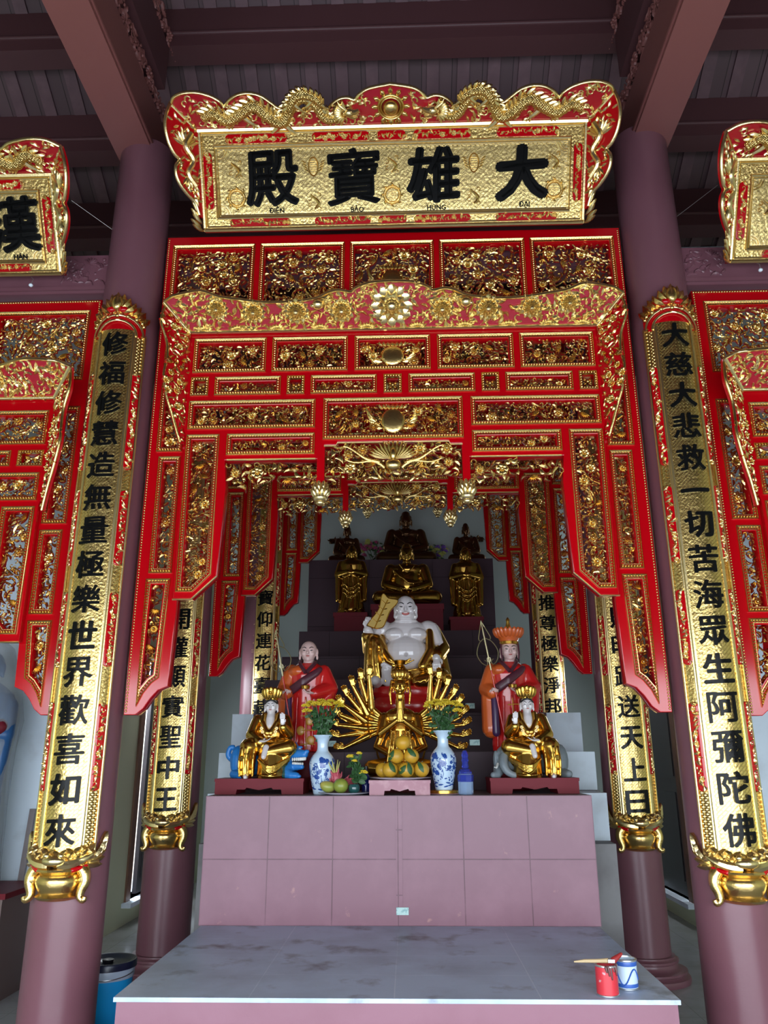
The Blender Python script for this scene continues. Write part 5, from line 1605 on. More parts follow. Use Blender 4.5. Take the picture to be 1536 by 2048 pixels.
# --- seated bodhisattvas on their mounts
def low_table(label, x, y, z, w, dpt, h, m, notch):
    t = thing('low_pedestal', label, 'pedestal', (x, y, z))
    pr = [(-w / 2, 0), (-w / 2 + w * 0.24, 0), (-w / 2 + w * 0.25, h * 0.30), (-w / 2 + w * 0.34, h * 0.30), (-w / 2 + w * 0.36, h * 0.42)]
    out = pr + [(0, h * 0.26)] + [(-a, b) for a, b in pr[::-1]] + [(w / 2, h * 0.80), (-w / 2, h * 0.80)]
    s = shape([out], dpt, 0.0); s.build('carved_skirt', m, t, 30)
    MB().box(-w / 2 - 0.004, w / 2 + 0.004, -dpt / 2 - 0.004, dpt / 2 + 0.004, h * 0.80, h).build('top_board', m, t, 30)
    return t
low_table('red wooden pedestal under the seated figure on the blue lion', -0.893, 5.42, 1.268, 0.57, 0.30, 0.095, PED_RED, True)
low_table('red wooden pedestal under the seated figure on the grey elephant', 0.871, 5.42, 1.268, 0.56, 0.30, 0.095, PED_RED, True)
low_table('small worn pink pedestal under the plate of pomelos', 0.013, 5.20, 1.268, 0.375, 0.22, 0.088, PED_PINK, True)

def bodhisattva(label, loc, m, mount):
    """m = 1: hanging leg at -x, raised hand at +x"""
    t = thing('seated_bodhisattva_statue', label, 'statue', loc)
    def X(mb): return mb if m > 0 else mirror_x(mb)
    r = MB()
    r.ell((0, 0.025, 0.29), (0.095, 0.07, 0.13), nu=16, nv=12); r.ell((0, 0.02, 0.37), (0.10, 0.055, 0.05), nu=14, nv=8)
    r.ell((0, -0.03, 0.195), (0.155, 0.11, 0.055), nu=18, nv=10)
    r.chain([(-0.05, -0.04, 0.20), (-0.125, -0.11, 0.195), (-0.125, -0.13, 0.04)], [0.06, 0.058, 0.05], 12)
    r.chain([(-0.155, -0.05, 0.20), (-0.16, -0.08, 0.015)], [0.035, 0.03], 10)
    r.chain([(0.05, -0.05, 0.20), (0.14, -0.10, 0.19), (0.01, -0.145, 0.165)], [0.058, 0.055, 0.035], 12)
    r.chain([(0.02, -0.09, 0.14), (0.03, -0.11, 0.02)], [0.085, 0.095], 12); r.chain([(0.12, -0.09, 0.16), (0.11, -0.10, 0.10)], [0.045, 0.03], 10)
    for s in (-1, 1): r.chain([(s * 0.048, 0.0, 0.405), (s * 0.046, -0.050, 0.35), (s * 0.012, -0.078, 0.285)], [0.020, 0.022, 0.022], 8)
    r.chain([(-0.095, 0.01, 0.37), (-0.125, -0.03, 0.27), (-0.05, -0.115, 0.225)], [0.04, 0.04, 0.035], 10)
    r.chain([(0.095, 0.01, 0.37), (0.125, -0.03, 0.28), (0.095, -0.085, 0.32)], [0.04, 0.04, 0.03], 10)
    fold_ridges(r, [[(-0.165 + 0.03 * i, -0.155 - 0.012 * (i % 2), 0.19), (-0.17 + 0.03 * i, -0.18, 0.10), (-0.165 + 0.028 * i, -0.17, 0.01)] for i in range(4)]
                + [[(-0.05, -0.17, 0.12), (0.04, -0.215, 0.075 - 0.02 * i), (0.15, -0.13, 0.13 - 0.01 * i)] for i in range(3)]
                + [[(-0.02, -0.19, 0.02), (0.05, -0.205, 0.015), (0.11, -0.16, 0.02)]], 0.008)
    fused(X(r), 0.0050, 'golden_robe', GOLD_STATUE, t, 4, 0.0)
    b = MB(); hc = (0.0, -0.018, 0.462); head(b, hc, 0.043)
    b.chain([(0, -0.018, 0.41), (0, -0.040, 0.375), (0, -0.055, 0.335)], [0.027, 0.030, 0.027], 10)
    b.chain([(0.095, 0.0, 0.36), (0.12, -0.04, 0.29), (0.092, -0.10, 0.345)], [0.02, 0.018, 0.015], 8)
    hand(b, (0.092, -0.105, 0.34), (0.0, -0.1, 1), (0, -1, 0), 0.038, 0.12, -1)
    b.chain([(-0.095, 0.0, 0.36), (-0.12, -0.04, 0.27), (-0.045, -0.13, 0.232)], [0.02, 0.018, 0.015], 8)
    hand(b, (-0.05, -0.14, 0.232), (1, -0.2, 0), (0, -0.3, 1), 0.040, 0.25, 1)
    b.chain([(-0.125, -0.12, 0.05), (-0.125, -0.165, 0.014), (-0.12, -0.20, 0.010)], [0.022, 0.020, 0.014], 8)
    b.chain([(0.0, -0.16, 0.19), (-0.01, -0.185, 0.135)], [0.022, 0.018], 8)
    b.chain([(0, 0, 0.2), (0, 0, 0.38)], [0.03, 0.03], 8)
    fused(X(b), 0.0034, 'body', SKIN_WHITE, t, 3, 0.0)
    face_paint(t, hc, 0.043)
    h = MB(); h.ell((0, 0.004, 0.484), (0.0435, 0.043, 0.040), nu=14, nv=10)
    h.tube([(-0.040, -0.03, 0.478), (-0.02, -0.052, 0.494), (0, -0.058, 0.500), (0.02, -0.052, 0.494), (0.040, -0.03, 0.478)], 0.007, 7)
    h.build('black_hair', HAIR, t, 60)
    c = MB(); c.lathe([(0.041, 0.500), (0.045, 0.508), (0.043, 0.515), (0.047, 0.54), (0.056, 0.572), (0.050, 0.580), (0.02, 0.585), (0.004, 0.586)], 20, (0, -0.008, 0))
    for i in range(7):
        a = PI + PI * (i + 0.5) / 7
        k_ = 1.0 - 0.25 * abs(i - 3) / 3
        c.ell((0.053 * math.cos(a), -0.008 + 0.053 * math.sin(a), 0.545), (0.018, 0.009, 0.045 * k_), rot=(-0.25 * math.sin(a), 0.25 * math.cos(a), 0), nu=8, nv=8)
    for i in range(6): c.ell((0.014 * math.cos(i * PI / 3), -0.068, 0.548 + 0.016 * math.sin(i * PI / 3)), 0.007, nu=6, nv=5)
    c.ell((0, -0.070, 0.548), 0.010, nu=8, nv=6)
    c.build('golden_crown', GOLD_STATUE, t, 60)
    n_ = MB()
    for i in range(7):
        a = PI * (i / 6.0)
        flower(n_, 0.05 * math.cos(a), 0.315 - 0.045 * math.sin(a), 0.012, -0.082, 6, 0.005)
    for s in (-1, 1):
        for i in range(3): leaf(n_, s * 0.02, 0.295 - 0.02 * i, 0.6 * s, 0.03, 0.010, 0.006, -0.082)
    n_.build('breast_ornament', GOLD_PALE, t, 60)
    a_ = MB()
    if mount == 'lion':
        a_.chain([(-0.17, 0.06, 0.10), (0.12, 0.06, 0.10)], [0.09, 0.085], 12); a_.ell((-0.215, 0.02, 0.105), (0.055, 0.075, 0.105)); a_.chain([(-0.23, -0.03, 0.025), (-0.17, -0.10, 0.02)], [0.03, 0.026], 8)
        a_.ell((0.155, -0.01, 0.150), (0.062, 0.060, 0.058)); a_.chain([(0.165, -0.045, 0.150), (0.238, -0.085, 0.148)], [0.040, 0.030], 10); a_.ell((0.258, -0.098, 0.165), (0.018, 0.015, 0.014))
        a_.chain([(0.150, -0.03, 0.075), (0.225, -0.075, 0.070)], [0.034, 0.017], 10); a_.ell((0.13, 0.0, 0.10), (0.05, 0.055, 0.06))
        for (x_, y_) in ((0.115, -0.055), (0.175, 0.03)): a_.chain([(x_, y_, 0.19), (x_ - 0.01, y_, 0.225)], [0.018, 0.006], 8)
        for (x_, y_) in ((0.150, -0.068), (0.195, -0.045)): a_.ell((x_ + 0.01, y_ - 0.005, 0.193), (0.022, 0.014, 0.010))
        for i in range(7): a_.ell((0.098 + 0.010 * math.sin(i * 2), -0.035 - 0.006 * i, 0.205 - 0.026 * i), (0.022, 0.028, 0.018))
        a_.chain([(0.12, -0.01, 0.08), (0.125, -0.08, 0.03), (0.16, -0.115, 0.018), (0.20, -0.125, 0.016)], [0.06, 0.040, 0.026, 0.022], 9)
        for k in (-1, 0, 1): a_.ell((0.215, -0.128 + 0.014 * k, 0.013), (0.016, 0.008, 0.011))
        a_.tube(smooth_line([(-0.24, 0.03, 0.10), (-0.285, 0.02, 0.14), (-0.275, 0.02, 0.19), (-0.245, 0.02, 0.195)], 4), 0.018, 8)
        fused(a_, 0.0042, 'blue_lion_mount', BLUE, t, 3, 0.0)
        MB().ell((0.195, -0.060, 0.110), (0.044, 0.032, 0.024), rot=(0, 0, -0.5), nu=14, nv=8).build('dark_open_mouth', HAIR, t, 60)
        th = MB()
        for i in range(9):
            q = i / 8; th.ell((0.165 + 0.085 * q + 0.012 * math.sin(PI * q), -0.088 - 0.026 * math.sin(PI * q * 0.8), 0.117 + 0.004 * q), (0.0065, 0.006, 0.012), nu=6, nv=5)
        for i in range(7):
            q = i / 6; th.ell((0.165 + 0.066 * q, -0.078 - 0.018 * math.sin(PI * q * 0.9), 0.093 - 0.004 * q), (0.0055, 0.005, 0.009), nu=6, nv=5)
        th.build('white_teeth', TEETH, t, 60)
        ey = MB()
        for (x_, y_) in ((0.158, -0.078), (0.208, -0.066)): ey.ell((x_, y_ - 0.004, 0.177), (0.011, 0.008, 0.010), nu=8, nv=6)
        ey.build('lion_eyes', TEETH, t, 60)
        pu = MB()
        for (x_, y_) in ((0.160, -0.085), (0.210, -0.073)): pu.ell((x_, y_ - 0.004, 0.176), (0.006, 0.004, 0.006), nu=8, nv=6)
        pu.build('lion_pupils', HAIR, t, 60)
    else:
        a_.chain([(-0.12, 0.06, 0.11), (0.16, 0.06, 0.11)], [0.09, 0.095], 12); a_.ell((0.205, 0.02, 0.105), (0.055, 0.075, 0.105)); a_.chain([(0.21, -0.03, 0.025), (0.235, -0.09, 0.022)], [0.035, 0.026], 8)
        a_.ell((-0.165, -0.02, 0.125), (0.062, 0.065, 0.075)); a_.ell((-0.16, -0.06, 0.155), (0.04, 0.04, 0.035))
        a_.tube(smooth_line([(-0.175, -0.075, 0.13), (-0.185, -0.115, 0.085), (-0.165, -0.13, 0.04), (-0.125, -0.135, 0.018), (-0.085, -0.14, 0.020)], 4), list(np.linspace(0.034, 0.015, 17)), 10)
        a_.ell((-0.115, -0.055, 0.10), (0.040, 0.020, 0.062), rot=(0.2, 0.2, 0)); a_.ell((-0.225, -0.03, 0.11), (0.018, 0.035, 0.06))
        a_.chain([(-0.20, -0.02, 0.06), (-0.225, -0.08, 0.018), (-0.25, -0.10, 0.016)], [0.045, 0.028, 0.022], 8)
        fused(a_, 0.005, 'grey_elephant_mount', ELE, t, 3, 0.0)
        ey = MB(); ey.ell((-0.155, -0.098, 0.155), (0.009, 0.006, 0.008), nu=8, nv=6); ey.build('elephant_eye', HAIR, t, 60)
        tk = MB(); tk.tube([(-0.215, -0.07, 0.085), (-0.232, -0.10, 0.06), (-0.245, -0.12, 0.065)], [0.010, 0.008, 0.003], 7); tk.build('tusk', TEETH, t, 60)
    return t
bodhisattva('white-faced crowned figure in gold robe seated sideways on a blue lion', (-0.855, 5.42, 1.363), 1, 'lion')
bodhisattva('white-faced crowned figure in gold robe seated on a grey elephant', (0.868, 5.42, 1.363), -1, 'elephant')

# --- gold Buddhas on the upper steps
def red_block(label, x, y, z, w, d, h):
    t = thing('statue_pedestal', label, 'pedestal', (x, y, z))
    MB().box(-w / 2, w / 2, -d / 2, d / 2, 0, h * 0.8).build('pedestal_body', PED_RED, t, 30)
    MB().box(-w / 2 - 0.012, w / 2 + 0.012, -d / 2 - 0.012, d / 2 + 0.012, h * 0.8, h).build('pedestal_top', PED_RED, t, 30)
    return t
def gold_seated(name, label, loc, m):
    t = thing(name, label, 'statue', loc)
    b = MB()
    b.ell((0, 0.0, 0.10), (0.33, 0.20, 0.09), nu=20, nv=10)
    for s in (-1, 1):
        b.chain([(s * 0.12, -0.02, 0.13), (s * 0.32, -0.09, 0.11), (s * 0.04, -0.20, 0.09)], [0.10, 0.085, 0.06], 12)
        b.chain([(s * 0.19, 0.02, 0.46), (s * 0.25, -0.02, 0.27), (s * 0.06, -0.15, 0.19)], [0.075, 0.06, 0.045], 12)
        hand(b, (s * 0.07, -0.17, 0.18), (-s, -0.15, 0), (0, -0.2, 1), 0.075, 0.2, s)
    b.ell((0, 0.02, 0.30), (0.17, 0.12, 0.22), nu=18, nv=12); b.ell((0, 0.02, 0.45), (0.215, 0.105, 0.085), nu=18, nv=10)
    head(b, (0, -0.01, 0.635), 0.078); b.ell((0, 0.01, 0.73), (0.06, 0.06, 0.05))
    b.ell((0, 0.01, 0.685), (0.083, 0.086, 0.055))
    fold_ridges(b, [[(-0.16 + 0.03 * i, -0.09, 0.44), (-0.05 + 0.02 * i, -0.135, 0.33 - 0.02 * i), (0.12 + 0.02 * i, -0.10, 0.30)] for i in range(4)]
                + [[(-0.30, -0.14, 0.07 + 0.02 * i), (0, -0.255, 0.06 + 0.012 * i), (0.30, -0.14, 0.07 + 0.02 * i)] for i in range(3)]
                + [[(-0.09, -0.13, 0.5), (0, -0.13, 0.40), (0.09, -0.12, 0.48)]], 0.011)
    fused(b, 0.0075, 'body', m, t, 4)
    k = MB(); k.lathe([(0.26, -0.001), (0.31, 0.01), (0.33, 0.035), (0.30, 0.05)], 28); k.map(lambda v: v * np.array([1.08, 0.72, 1])); k.build('lotus_seat', m, t, 50)
    return t
def gold_standing(name, label, loc, m, hands=True):
    t = thing(name, label, 'statue', loc)
    b = MB()
    b.lathe([(0.15, 0.02), (0.155, 0.06), (0.125, 0.2), (0.115, 0.36), (0.12, 0.47), (0.14, 0.57), (0.12, 0.62), (0.06, 0.66)], 22); b.map(lambda v: v * np.array([1, 0.70, 1]))
    head(b, (0, -0.01, 0.72), 0.058); b.ell((0, 0.0, 0.785), (0.04, 0.04, 0.035)); b.ell((0, 0.005, 0.752), (0.062, 0.064, 0.045))
    for s in (-1, 1):
        b.chain([(s * 0.12, 0.0, 0.59), (s * 0.155, -0.03, 0.46), (s * 0.03, -0.12, 0.47)], [0.045, 0.045, 0.03], 10)
        b.chain([(s * 0.15, -0.03, 0.46), (s * 0.15, -0.05, 0.16)], [0.04, 0.03], 10)
        b.chain([(s * 0.012, -0.13, 0.46), (s * 0.006, -0.135, 0.55)], [0.02, 0.008], 8)
        b.chain([(s * 0.05, -0.06, 0.03), (s * 0.055, -0.13, 0.025)], [0.03, 0.022], 8)
    fold_ridges(b, [[(x, -0.085, 0.42), (x * 1.15 + 0.01, -0.092, 0.22), (x * 1.3, -0.105, 0.04)] for x in (-0.09, -0.05, -0.01, 0.04, 0.085)] + [[(-0.1, -0.09, 0.36 - 0.05 * i), (0, -0.105, 0.29 - 0.05 * i), (0.1, -0.09, 0.36 - 0.05 * i)] for i in range(3)], 0.009)
    fused(b, 0.0065, 'body', m, t, 4)
    k = MB(); k.lathe([(0.15, 0.0), (0.175, 0.008), (0.17, 0.028), (0.14, 0.034)], 22); k.map(lambda v: v * np.array([1, 0.8, 1])); k.build('lotus_seat', m, t, 50)
    return t
red_block('dark red pedestal under the central gold seated Buddha on the upper steps', 0.075, 8.90, 2.812, 0.80, 0.50, 0.315)
red_block('dark red pedestal under the left gold standing statue', -0.565, 8.80, 2.812, 0.36, 0.30, 0.225)
red_block('dark red pedestal under the right gold standing statue', 0.735, 8.80, 2.812, 0.36, 0.30, 0.165)
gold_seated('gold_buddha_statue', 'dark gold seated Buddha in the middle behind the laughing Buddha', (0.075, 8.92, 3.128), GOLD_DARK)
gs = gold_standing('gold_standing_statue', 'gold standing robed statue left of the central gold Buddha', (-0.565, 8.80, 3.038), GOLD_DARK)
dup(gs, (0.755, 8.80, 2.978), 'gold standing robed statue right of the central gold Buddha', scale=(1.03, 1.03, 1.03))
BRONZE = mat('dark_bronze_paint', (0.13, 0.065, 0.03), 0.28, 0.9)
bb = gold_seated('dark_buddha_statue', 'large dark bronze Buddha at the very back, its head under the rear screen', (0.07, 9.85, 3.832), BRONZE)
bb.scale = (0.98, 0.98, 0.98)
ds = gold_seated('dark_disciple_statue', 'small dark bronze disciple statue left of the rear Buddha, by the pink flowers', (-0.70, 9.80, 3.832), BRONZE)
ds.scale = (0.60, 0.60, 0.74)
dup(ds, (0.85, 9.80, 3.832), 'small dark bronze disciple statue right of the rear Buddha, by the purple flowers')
for s, x, lab in ((-1, -0.86, 'dark carved bar on the rear wall left of the left disciple statue'), (1, 1.0, 'dark carved bar on the rear wall right of the right disciple statue')):
    b = carve(rect(-0.16, 0.16, -0.035, 0.035), 61, 0.03, 1.0); b.map(lambda v: v + np.array([0, -0.014, 0])); b.m = [0] * len(b.m)
    t = thing('carved_bar', lab, 'carving', (x, 10.65, 4.42)); b.build('carving', BRONZE, t, 50); MB().box(-0.16, 0.16, -0.01, 0.045, -0.03, 0.03).build('bar', BRONZE, t, 30)

# ------------------------------------------------------------------ flowers, vases, fruit
VASE = mat('white_blue_glaze', (0.52, 0.66, 0.80), 0.12, coat=0.5)
COBALT = mat('cobalt_blue_painting', (0.02, 0.07, 0.30), 0.15, coat=0.5)
VPROF = [(0.0, 0.0), (0.052, 0.0), (0.056, 0.008), (0.060, 0.03), (0.075, 0.10), (0.083, 0.165), (0.080, 0.205), (0.060, 0.240), (0.040, 0.262), (0.035, 0.285), (0.036, 0.315), (0.046, 0.340), (0.060, 0.356), (0.063, 0.362), (0.056, 0.360), (0.036, 0.335), (0.030, 0.30), (0.030, 0.25)]
def vase(label, loc, seed):
    t = thing('porcelain_vase', label, 'vase', loc)
    P = smooth_line([(r, 0, z) for r, z in VPROF[1:]], 3)
    prof = [(0.0005, 0.0)] + [(p[0], p[2]) for p in P]
    MB().lathe(prof, 36, caps=False).build('vase_body', VASE, t, 60)
    rr = np.array([p[0] for p in P[:36]]); zz = np.array([p[2] for p in P[:36]])
    def R_at(z): return float(np.interp(z, zz, rr)) + 0.0012
    R = rnd(seed); pm = MB()
    def put(mb):
        def fn(v):
            a = v[:, 0] / 0.08
            r = np.array([R_at(z) for z in v[:, 2]]) + np.maximum(0, -v[:, 1]) * 0.12
            return np.stack([r * np.sin(a), -r * np.cos(a), v[:, 2]], 1)
        mb.map(fn); return mb
    q = MB()
    for _ in range(40): flower(q, R.uniform(-0.22, 0.22), R.uniform(0.10, 0.215), R.uniform(0.010, 0.017), 0, 7, 0.003)
    for _ in range(170): leaf(q, R.uniform(-0.24, 0.24), R.uniform(0.05, 0.225), R.uniform(0, 6), R.uniform(0.012, 0.024), R.uniform(0.005, 0.010), 0.003)
    for _ in range(16):
        x, z = R.uniform(-0.22, 0.22), R.uniform(0.05, 0.14)
        q.tube([(x, -0.001, z), (x + 0.012, -0.001, z + 0.03), (x + 0.006, -0.001, z + 0.06)], 0.0020, 4)
    for _ in range(14): leaf(q, R.uniform(-0.24, 0.24), R.uniform(0.02, 0.05), R.uniform(-0.2, 0.2), 0.05, 0.010, 0.003)
    put(q).build('blue_painted_flowers', COBALT, t, 50)
    return t
vase('blue and white porcelain vase of yellow chrysanthemums left of the fruit plates', (-0.485, 5.25, 1.268), 1)
vase('blue and white porcelain vase of yellow chrysanthemums standing on a gold disc', (0.293, 5.25, 1.293), 2)
t = thing('gold_stand', 'flat round gold-rimmed stand under the right porcelain vase', 'stand', (0.293, 5.25, 1.268))
MB().lathe([(0.080, 0.0), (0.092, 0.003), (0.092, 0.022), (0.086, 0.025)], 32).build('stand_disc', GOLD_STATUE, t, 40)
MB().lathe([(0.095, 0.0), (0.102, 0.002), (0.102, 0.005), (0.095, 0.006)], 32).build('stand_foot', PED_PINK, t, 40)

def chrysanthemum(label, group, base, tip, bend_, seed, r=0.030, leaves=6):
    R = rnd(seed)
    t = thing('chrysanthemum', label, 'flower', base, None, group)
    p = np.array(tip) - np.array(base)
    P = smooth_line([(0, 0, 0), (p[0] * 0.35 + bend_, p[1] * 0.4, p[2] * 0.5), tuple(p)], 5)
    MB().tube(P, 0.0028, 5).build('stem', LEAF_DK, t, 60)
    lf = MB()
    for i in range(leaves):
        q = P[int(len(P) * (0.30 + 0.60 * i / leaves))]
        for _ in range(2):
            m_ = MB(); leaf(m_, 0, 0, 0, 0.050, 0.022, 0.004)
            ro = np.array(Euler((R.uniform(-0.7, 0.7), R.uniform(-1.2, 0.6), R.uniform(0, 6.3))).to_matrix())
            lf.merge(m_, lambda v, ro=ro, q=q: (v + np.array([0.022, 0, 0])) @ ro.T + q)
    lf.build('leaves', [LEAF, LEAF], t, 50)
    bl = MB()
    for lay, (n, L, el_) in enumerate(((16, 1.0, 0.05), (14, 0.85, 0.45), (11, 0.65, 0.85), (7, 0.45, 1.2))):
        for i in range(n):
            a = 2 * PI * (i + 0.5 * lay) / n + R.uniform(-0.1, 0.1)
            e_ = el_ + R.uniform(-0.15, 0.15)
            dx = np.array([math.cos(a) * math.cos(e_), math.sin(a) * math.cos(e_), math.sin(e_)])
            bl.cap(dx * r * 0.15, dx * r * L, 0.0030, 0.0042, 5)
    bl.map(lambda v: v + p); bl.build('blossom', YELLOW, t, 60)
    return t
for (vx, vz, lab, gr, sd) in ((-0.485, 1.268, 'yellow chrysanthemum standing in the left porcelain vase', 'chrysanthemums in the left vase', 40), (0.293, 1.293, 'yellow chrysanthemum standing in the right porcelain vase', 'chrysanthemums in the right vase', 60)):
    R = rnd(sd)
    spots = [(-0.115, -0.02, 0.545), (-0.085, 0.03, 0.565), (-0.045, -0.04, 0.555), (-0.02, 0.03, 0.575), (0.03, -0.05, 0.55), (0.045, 0.02, 0.575), (0.095, -0.01, 0.56), (-0.10, -0.06, 0.51), (0.005, -0.02, 0.56), (0.105, 0.03, 0.545)]
    if vx > 0: spots = [(-x * 0.92 + 0.005, y, z - 0.028) for x, y, z in spots]
    for i, (dx, dy, dz) in enumerate(spots):
        a = R.uniform(0, 6.3)
        chrysanthemum(lab, gr, (vx + 0.018 * math.cos(a), 5.25 + 0.018 * math.sin(a), vz + 0.26), (vx + dx, 5.25 + dy, vz + dz), R.uniform(-0.02, 0.02), sd + i, R.uniform(0.027, 0.034))

def plate(label, loc, r, m):
    t = thing('offering_plate', label, 'plate', loc)
    MB().lathe([(0.0005, 0.0), (r * 0.5, 0.0), (r * 0.6, 0.002), (r * 0.97, 0.012), (r, 0.016), (r * 0.96, 0.017), (r * 0.58, 0.007), (0.0005, 0.006)], 40, caps=False).build('plate_dish', m, t, 60)
    return t
PLATE = mat('pale_enamel_plate', (0.50, 0.50, 0.58), 0.25, coat=0.3)
plate('wide pale plate of pomelos on the pink pedestal', (0.016, 5.20, 1.356), 0.197, PLATE)
plate('pale plate with mango and dragon fruit beside the left vase', (-0.335, 5.17, 1.268), 0.165, PLATE)
def fruit_ball(mb, r, sq=0.94, seed=0):
    mb.ell((0, 0, 0), (r, r, r * sq), nu=24, nv=16)
    v = mb.verts(); z = v[:, 2] / r
    f = 1 - 0.05 * np.clip(z - 0.6, 0, 1) * 2
    mb.v = [v * np.stack([f, f, 1 - 0.12 * np.clip(z - 0.75, 0, 1)], 1)]
    return mb
PZ = 1.356 + 0.012
POMS = [(-0.108, 0.00, 0.046, 'pomelo at the left end of the bottom row, half hidden behind another'), (-0.062, -0.072, 0.048, 'pomelo at the front left of the bottom row'),
        (0.040, -0.085, 0.048, 'pomelo with two large green leaves at the front middle of the bottom row'), (0.134, -0.045, 0.049, 'pomelo at the right end of the bottom row'),
        (-0.005, 0.02, 0.046, 'pomelo hidden inside the bottom of the pile'), (0.085, 0.055, 0.046, 'pomelo hidden at the back right of the pile'),
        (-0.025, -0.032, 0.130, 'pomelo left in the second row of the pile'), (0.072, -0.028, 0.130, 'pomelo right in the second row of the pile'), (0.020, -0.010, 0.212, 'pomelo crowning the top of the pile')]
for i, (x, y, z, lab) in enumerate(POMS):
    t = thing('pomelo', 'yellow ' + lab, 'fruit', (0.016 + x, 5.20 + y, PZ + z), (0.2 * math.sin(i * 2.1), 0.2 * math.cos(i * 1.7), i * 1.1), 'pomelos piled on the plate')
    fruit_ball(MB(), 0.049).build('fruit', POMELO, t, 60)
    MB().tube([(0, 0, 0.040), (0.002, 0, 0.052)], 0.003, 6).build('stalk', LEAF_DK, t, 60)
    if i in (1, 2, 3, 6, 7):
        t.rotation_euler = (0.12 * (i % 3), 0.1, 0)
        lf = MB()
        for (dx, dz, a_) in {1: ((0.012, 0.022, -0.9),), 2: ((-0.026, 0.006, 1.0), (0.020, 0.016, -1.2)), 3: ((-0.006, 0.016, -1.0),), 6: ((-0.030, 0.0, 1.2),), 7: ((0.0, 0.026, -0.6),)}[i]:
            m_ = MB(); leaf(m_, dx, dz, a_, 0.078, 0.030, 0.006)
            def wrap(v):
                r_ = 0.0505 - v[:, 1] * 0.35
                q = np.sqrt(np.maximum(0.0001, r_ ** 2 - v[:, 0] ** 2 - np.clip(v[:, 2], -0.047, 0.047) ** 2))
                return np.stack([v[:, 0], -q, v[:, 2]], 1)
            m_.map(wrap); lf.merge(m_)
        lf.build('leaf', [LEAF, LEAF], t, 50)
FP = (-0.335, 5.17, 1.268 + 0.012)
GREEN_F = mat('green_fruit_skin', (0.20, 0.26, 0.04), 0.35, var=(14, (0.28, 0.30, 0.05), 0.45, 0.7)); MANGO = mat('yellow_green_mango_skin', (0.42, 0.36, 0.08), 0.35, var=(10, (0.25, 0.32, 0.06), 0.45, 0.7))
DRAG = mat('pink_dragon_fruit_skin', (0.50, 0.09, 0.12), 0.4); DRAGT = mat('pale_green_fruit_scale', (0.45, 0.42, 0.12), 0.5)
t = thing('mango', 'yellow-green mango at the left of the fruit plate', 'fruit', (FP[0] - 0.10, FP[1] - 0.03, FP[2] + 0.036), (0, 0.15, 0.2))
m_ = MB(); m_.ell((0, 0, 0), (0.052, 0.038, 0.034), nu=20, nv=14); v = m_.verts(); m_.v = [v + np.stack([0 * v[:, 0], 0 * v[:, 0], 3.0 * v[:, 0] ** 2], 1)]; m_.build('fruit', MANGO, t, 60); MB().tube([(-0.05, 0, 0.008), (-0.056, 0, 0.012)], 0.003, 5).build('stalk', LEAF_DK, t, 60)
t = thing('green_fruit', 'round green fruit in the middle of the fruit plate', 'fruit', (FP[0] - 0.018, FP[1] - 0.055, FP[2] + 0.044)); fruit_ball(MB(), 0.047).build('fruit', GREEN_F, t, 60); MB().tube([(0, 0, 0.038), (0.002, 0, 0.05)], 0.003, 6).build('stalk', LEAF_DK, t, 60)
def dragon_fruit(label, loc, rot):
    t = thing('dragon_fruit', label, 'fruit', loc, rot)
    m_ = MB(); m_.ell((0, 0, 0), (0.036, 0.036, 0.046), nu=18, nv=14)
    m_.build('fruit', DRAG, t, 60)
    s_ = MB(); R = rnd(4)
    for i in range(14):
        a = i * 2.4; z = -0.03 + 0.075 * i / 14; rr = 0.036 * math.sqrt(max(0.1, 1 - (z / 0.046) ** 2))
        s_.chain([(rr * math.cos(a), rr * math.sin(a), z), ((rr + 0.008) * math.cos(a), (rr + 0.008) * math.sin(a), z + 0.022)], [0.008, 0.002], 6)
    s_.build('pink_scales', DRAG, t, 60)
    c_ = MB()
    for i in range(7):
        a = i * 0.9; c_.chain([(0.012 * math.cos(a), 0.012 * math.sin(a), 0.04), (0.026 * math.cos(a), 0.02 * math.sin(a), 0.075), (0.038 * math.cos(a), 0.03 * math.sin(a), 0.10 + 0.01 * (i % 3))], [0.006, 0.005, 0.002], 6)
    c_.build('green_leaf_tips', DRAGT, t, 60)
    return t
dragon_fruit('pink dragon fruit standing with pale leaf tips behind the green fruit', (FP[0] - 0.055, FP[1] + 0.035, FP[2] + 0.082), (0.1, -0.15, 0))
dragon_fruit('small pink dragon fruit lying low behind the round green fruit', (FP[0] + 0.015, FP[1] + 0.045, FP[2] + 0.048), (0.5, 0.9, 0.6))
t = thing('teal_cup', 'small dark teal cup on the right of the fruit plate', 'cup', (FP[0] + 0.065, FP[1] - 0.06, FP[2] - 0.004)); TEAL = mat('dark_teal_glaze', (0.015, 0.07, 0.07), 0.2, coat=0.4)
MB().lathe([(0.0005, 0), (0.022, 0), (0.034, 0.018), (0.036, 0.04), (0.030, 0.056), (0.026, 0.056), (0.030, 0.04), (0.0005, 0.008)], 24, caps=False).build('cup_bowl', TEAL, t, 60)
for i, (dx, dz, lab, r_) in enumerate(((0.020, 0.215, 'larger yellow flower at the top left of the small posy by the fruit', 0.024), (0.075, 0.235, 'small yellow flower at the top of the posy by the fruit', 0.016), (0.10, 0.120, 'yellow flower low at the right of the posy by the fruit', 0.028), (0.045, 0.19, 'pale yellow flower in the middle of the posy by the fruit', 0.015))):
    chrysanthemum(lab, 'posy flowers by the fruit plate', (FP[0] + 0.065 + 0.006 * i, FP[1] - 0.045, FP[2] + 0.045), (FP[0] + 0.02 + dx, FP[1] - 0.05, FP[2] + dz), 0.005, 90 + i, r_, 8)
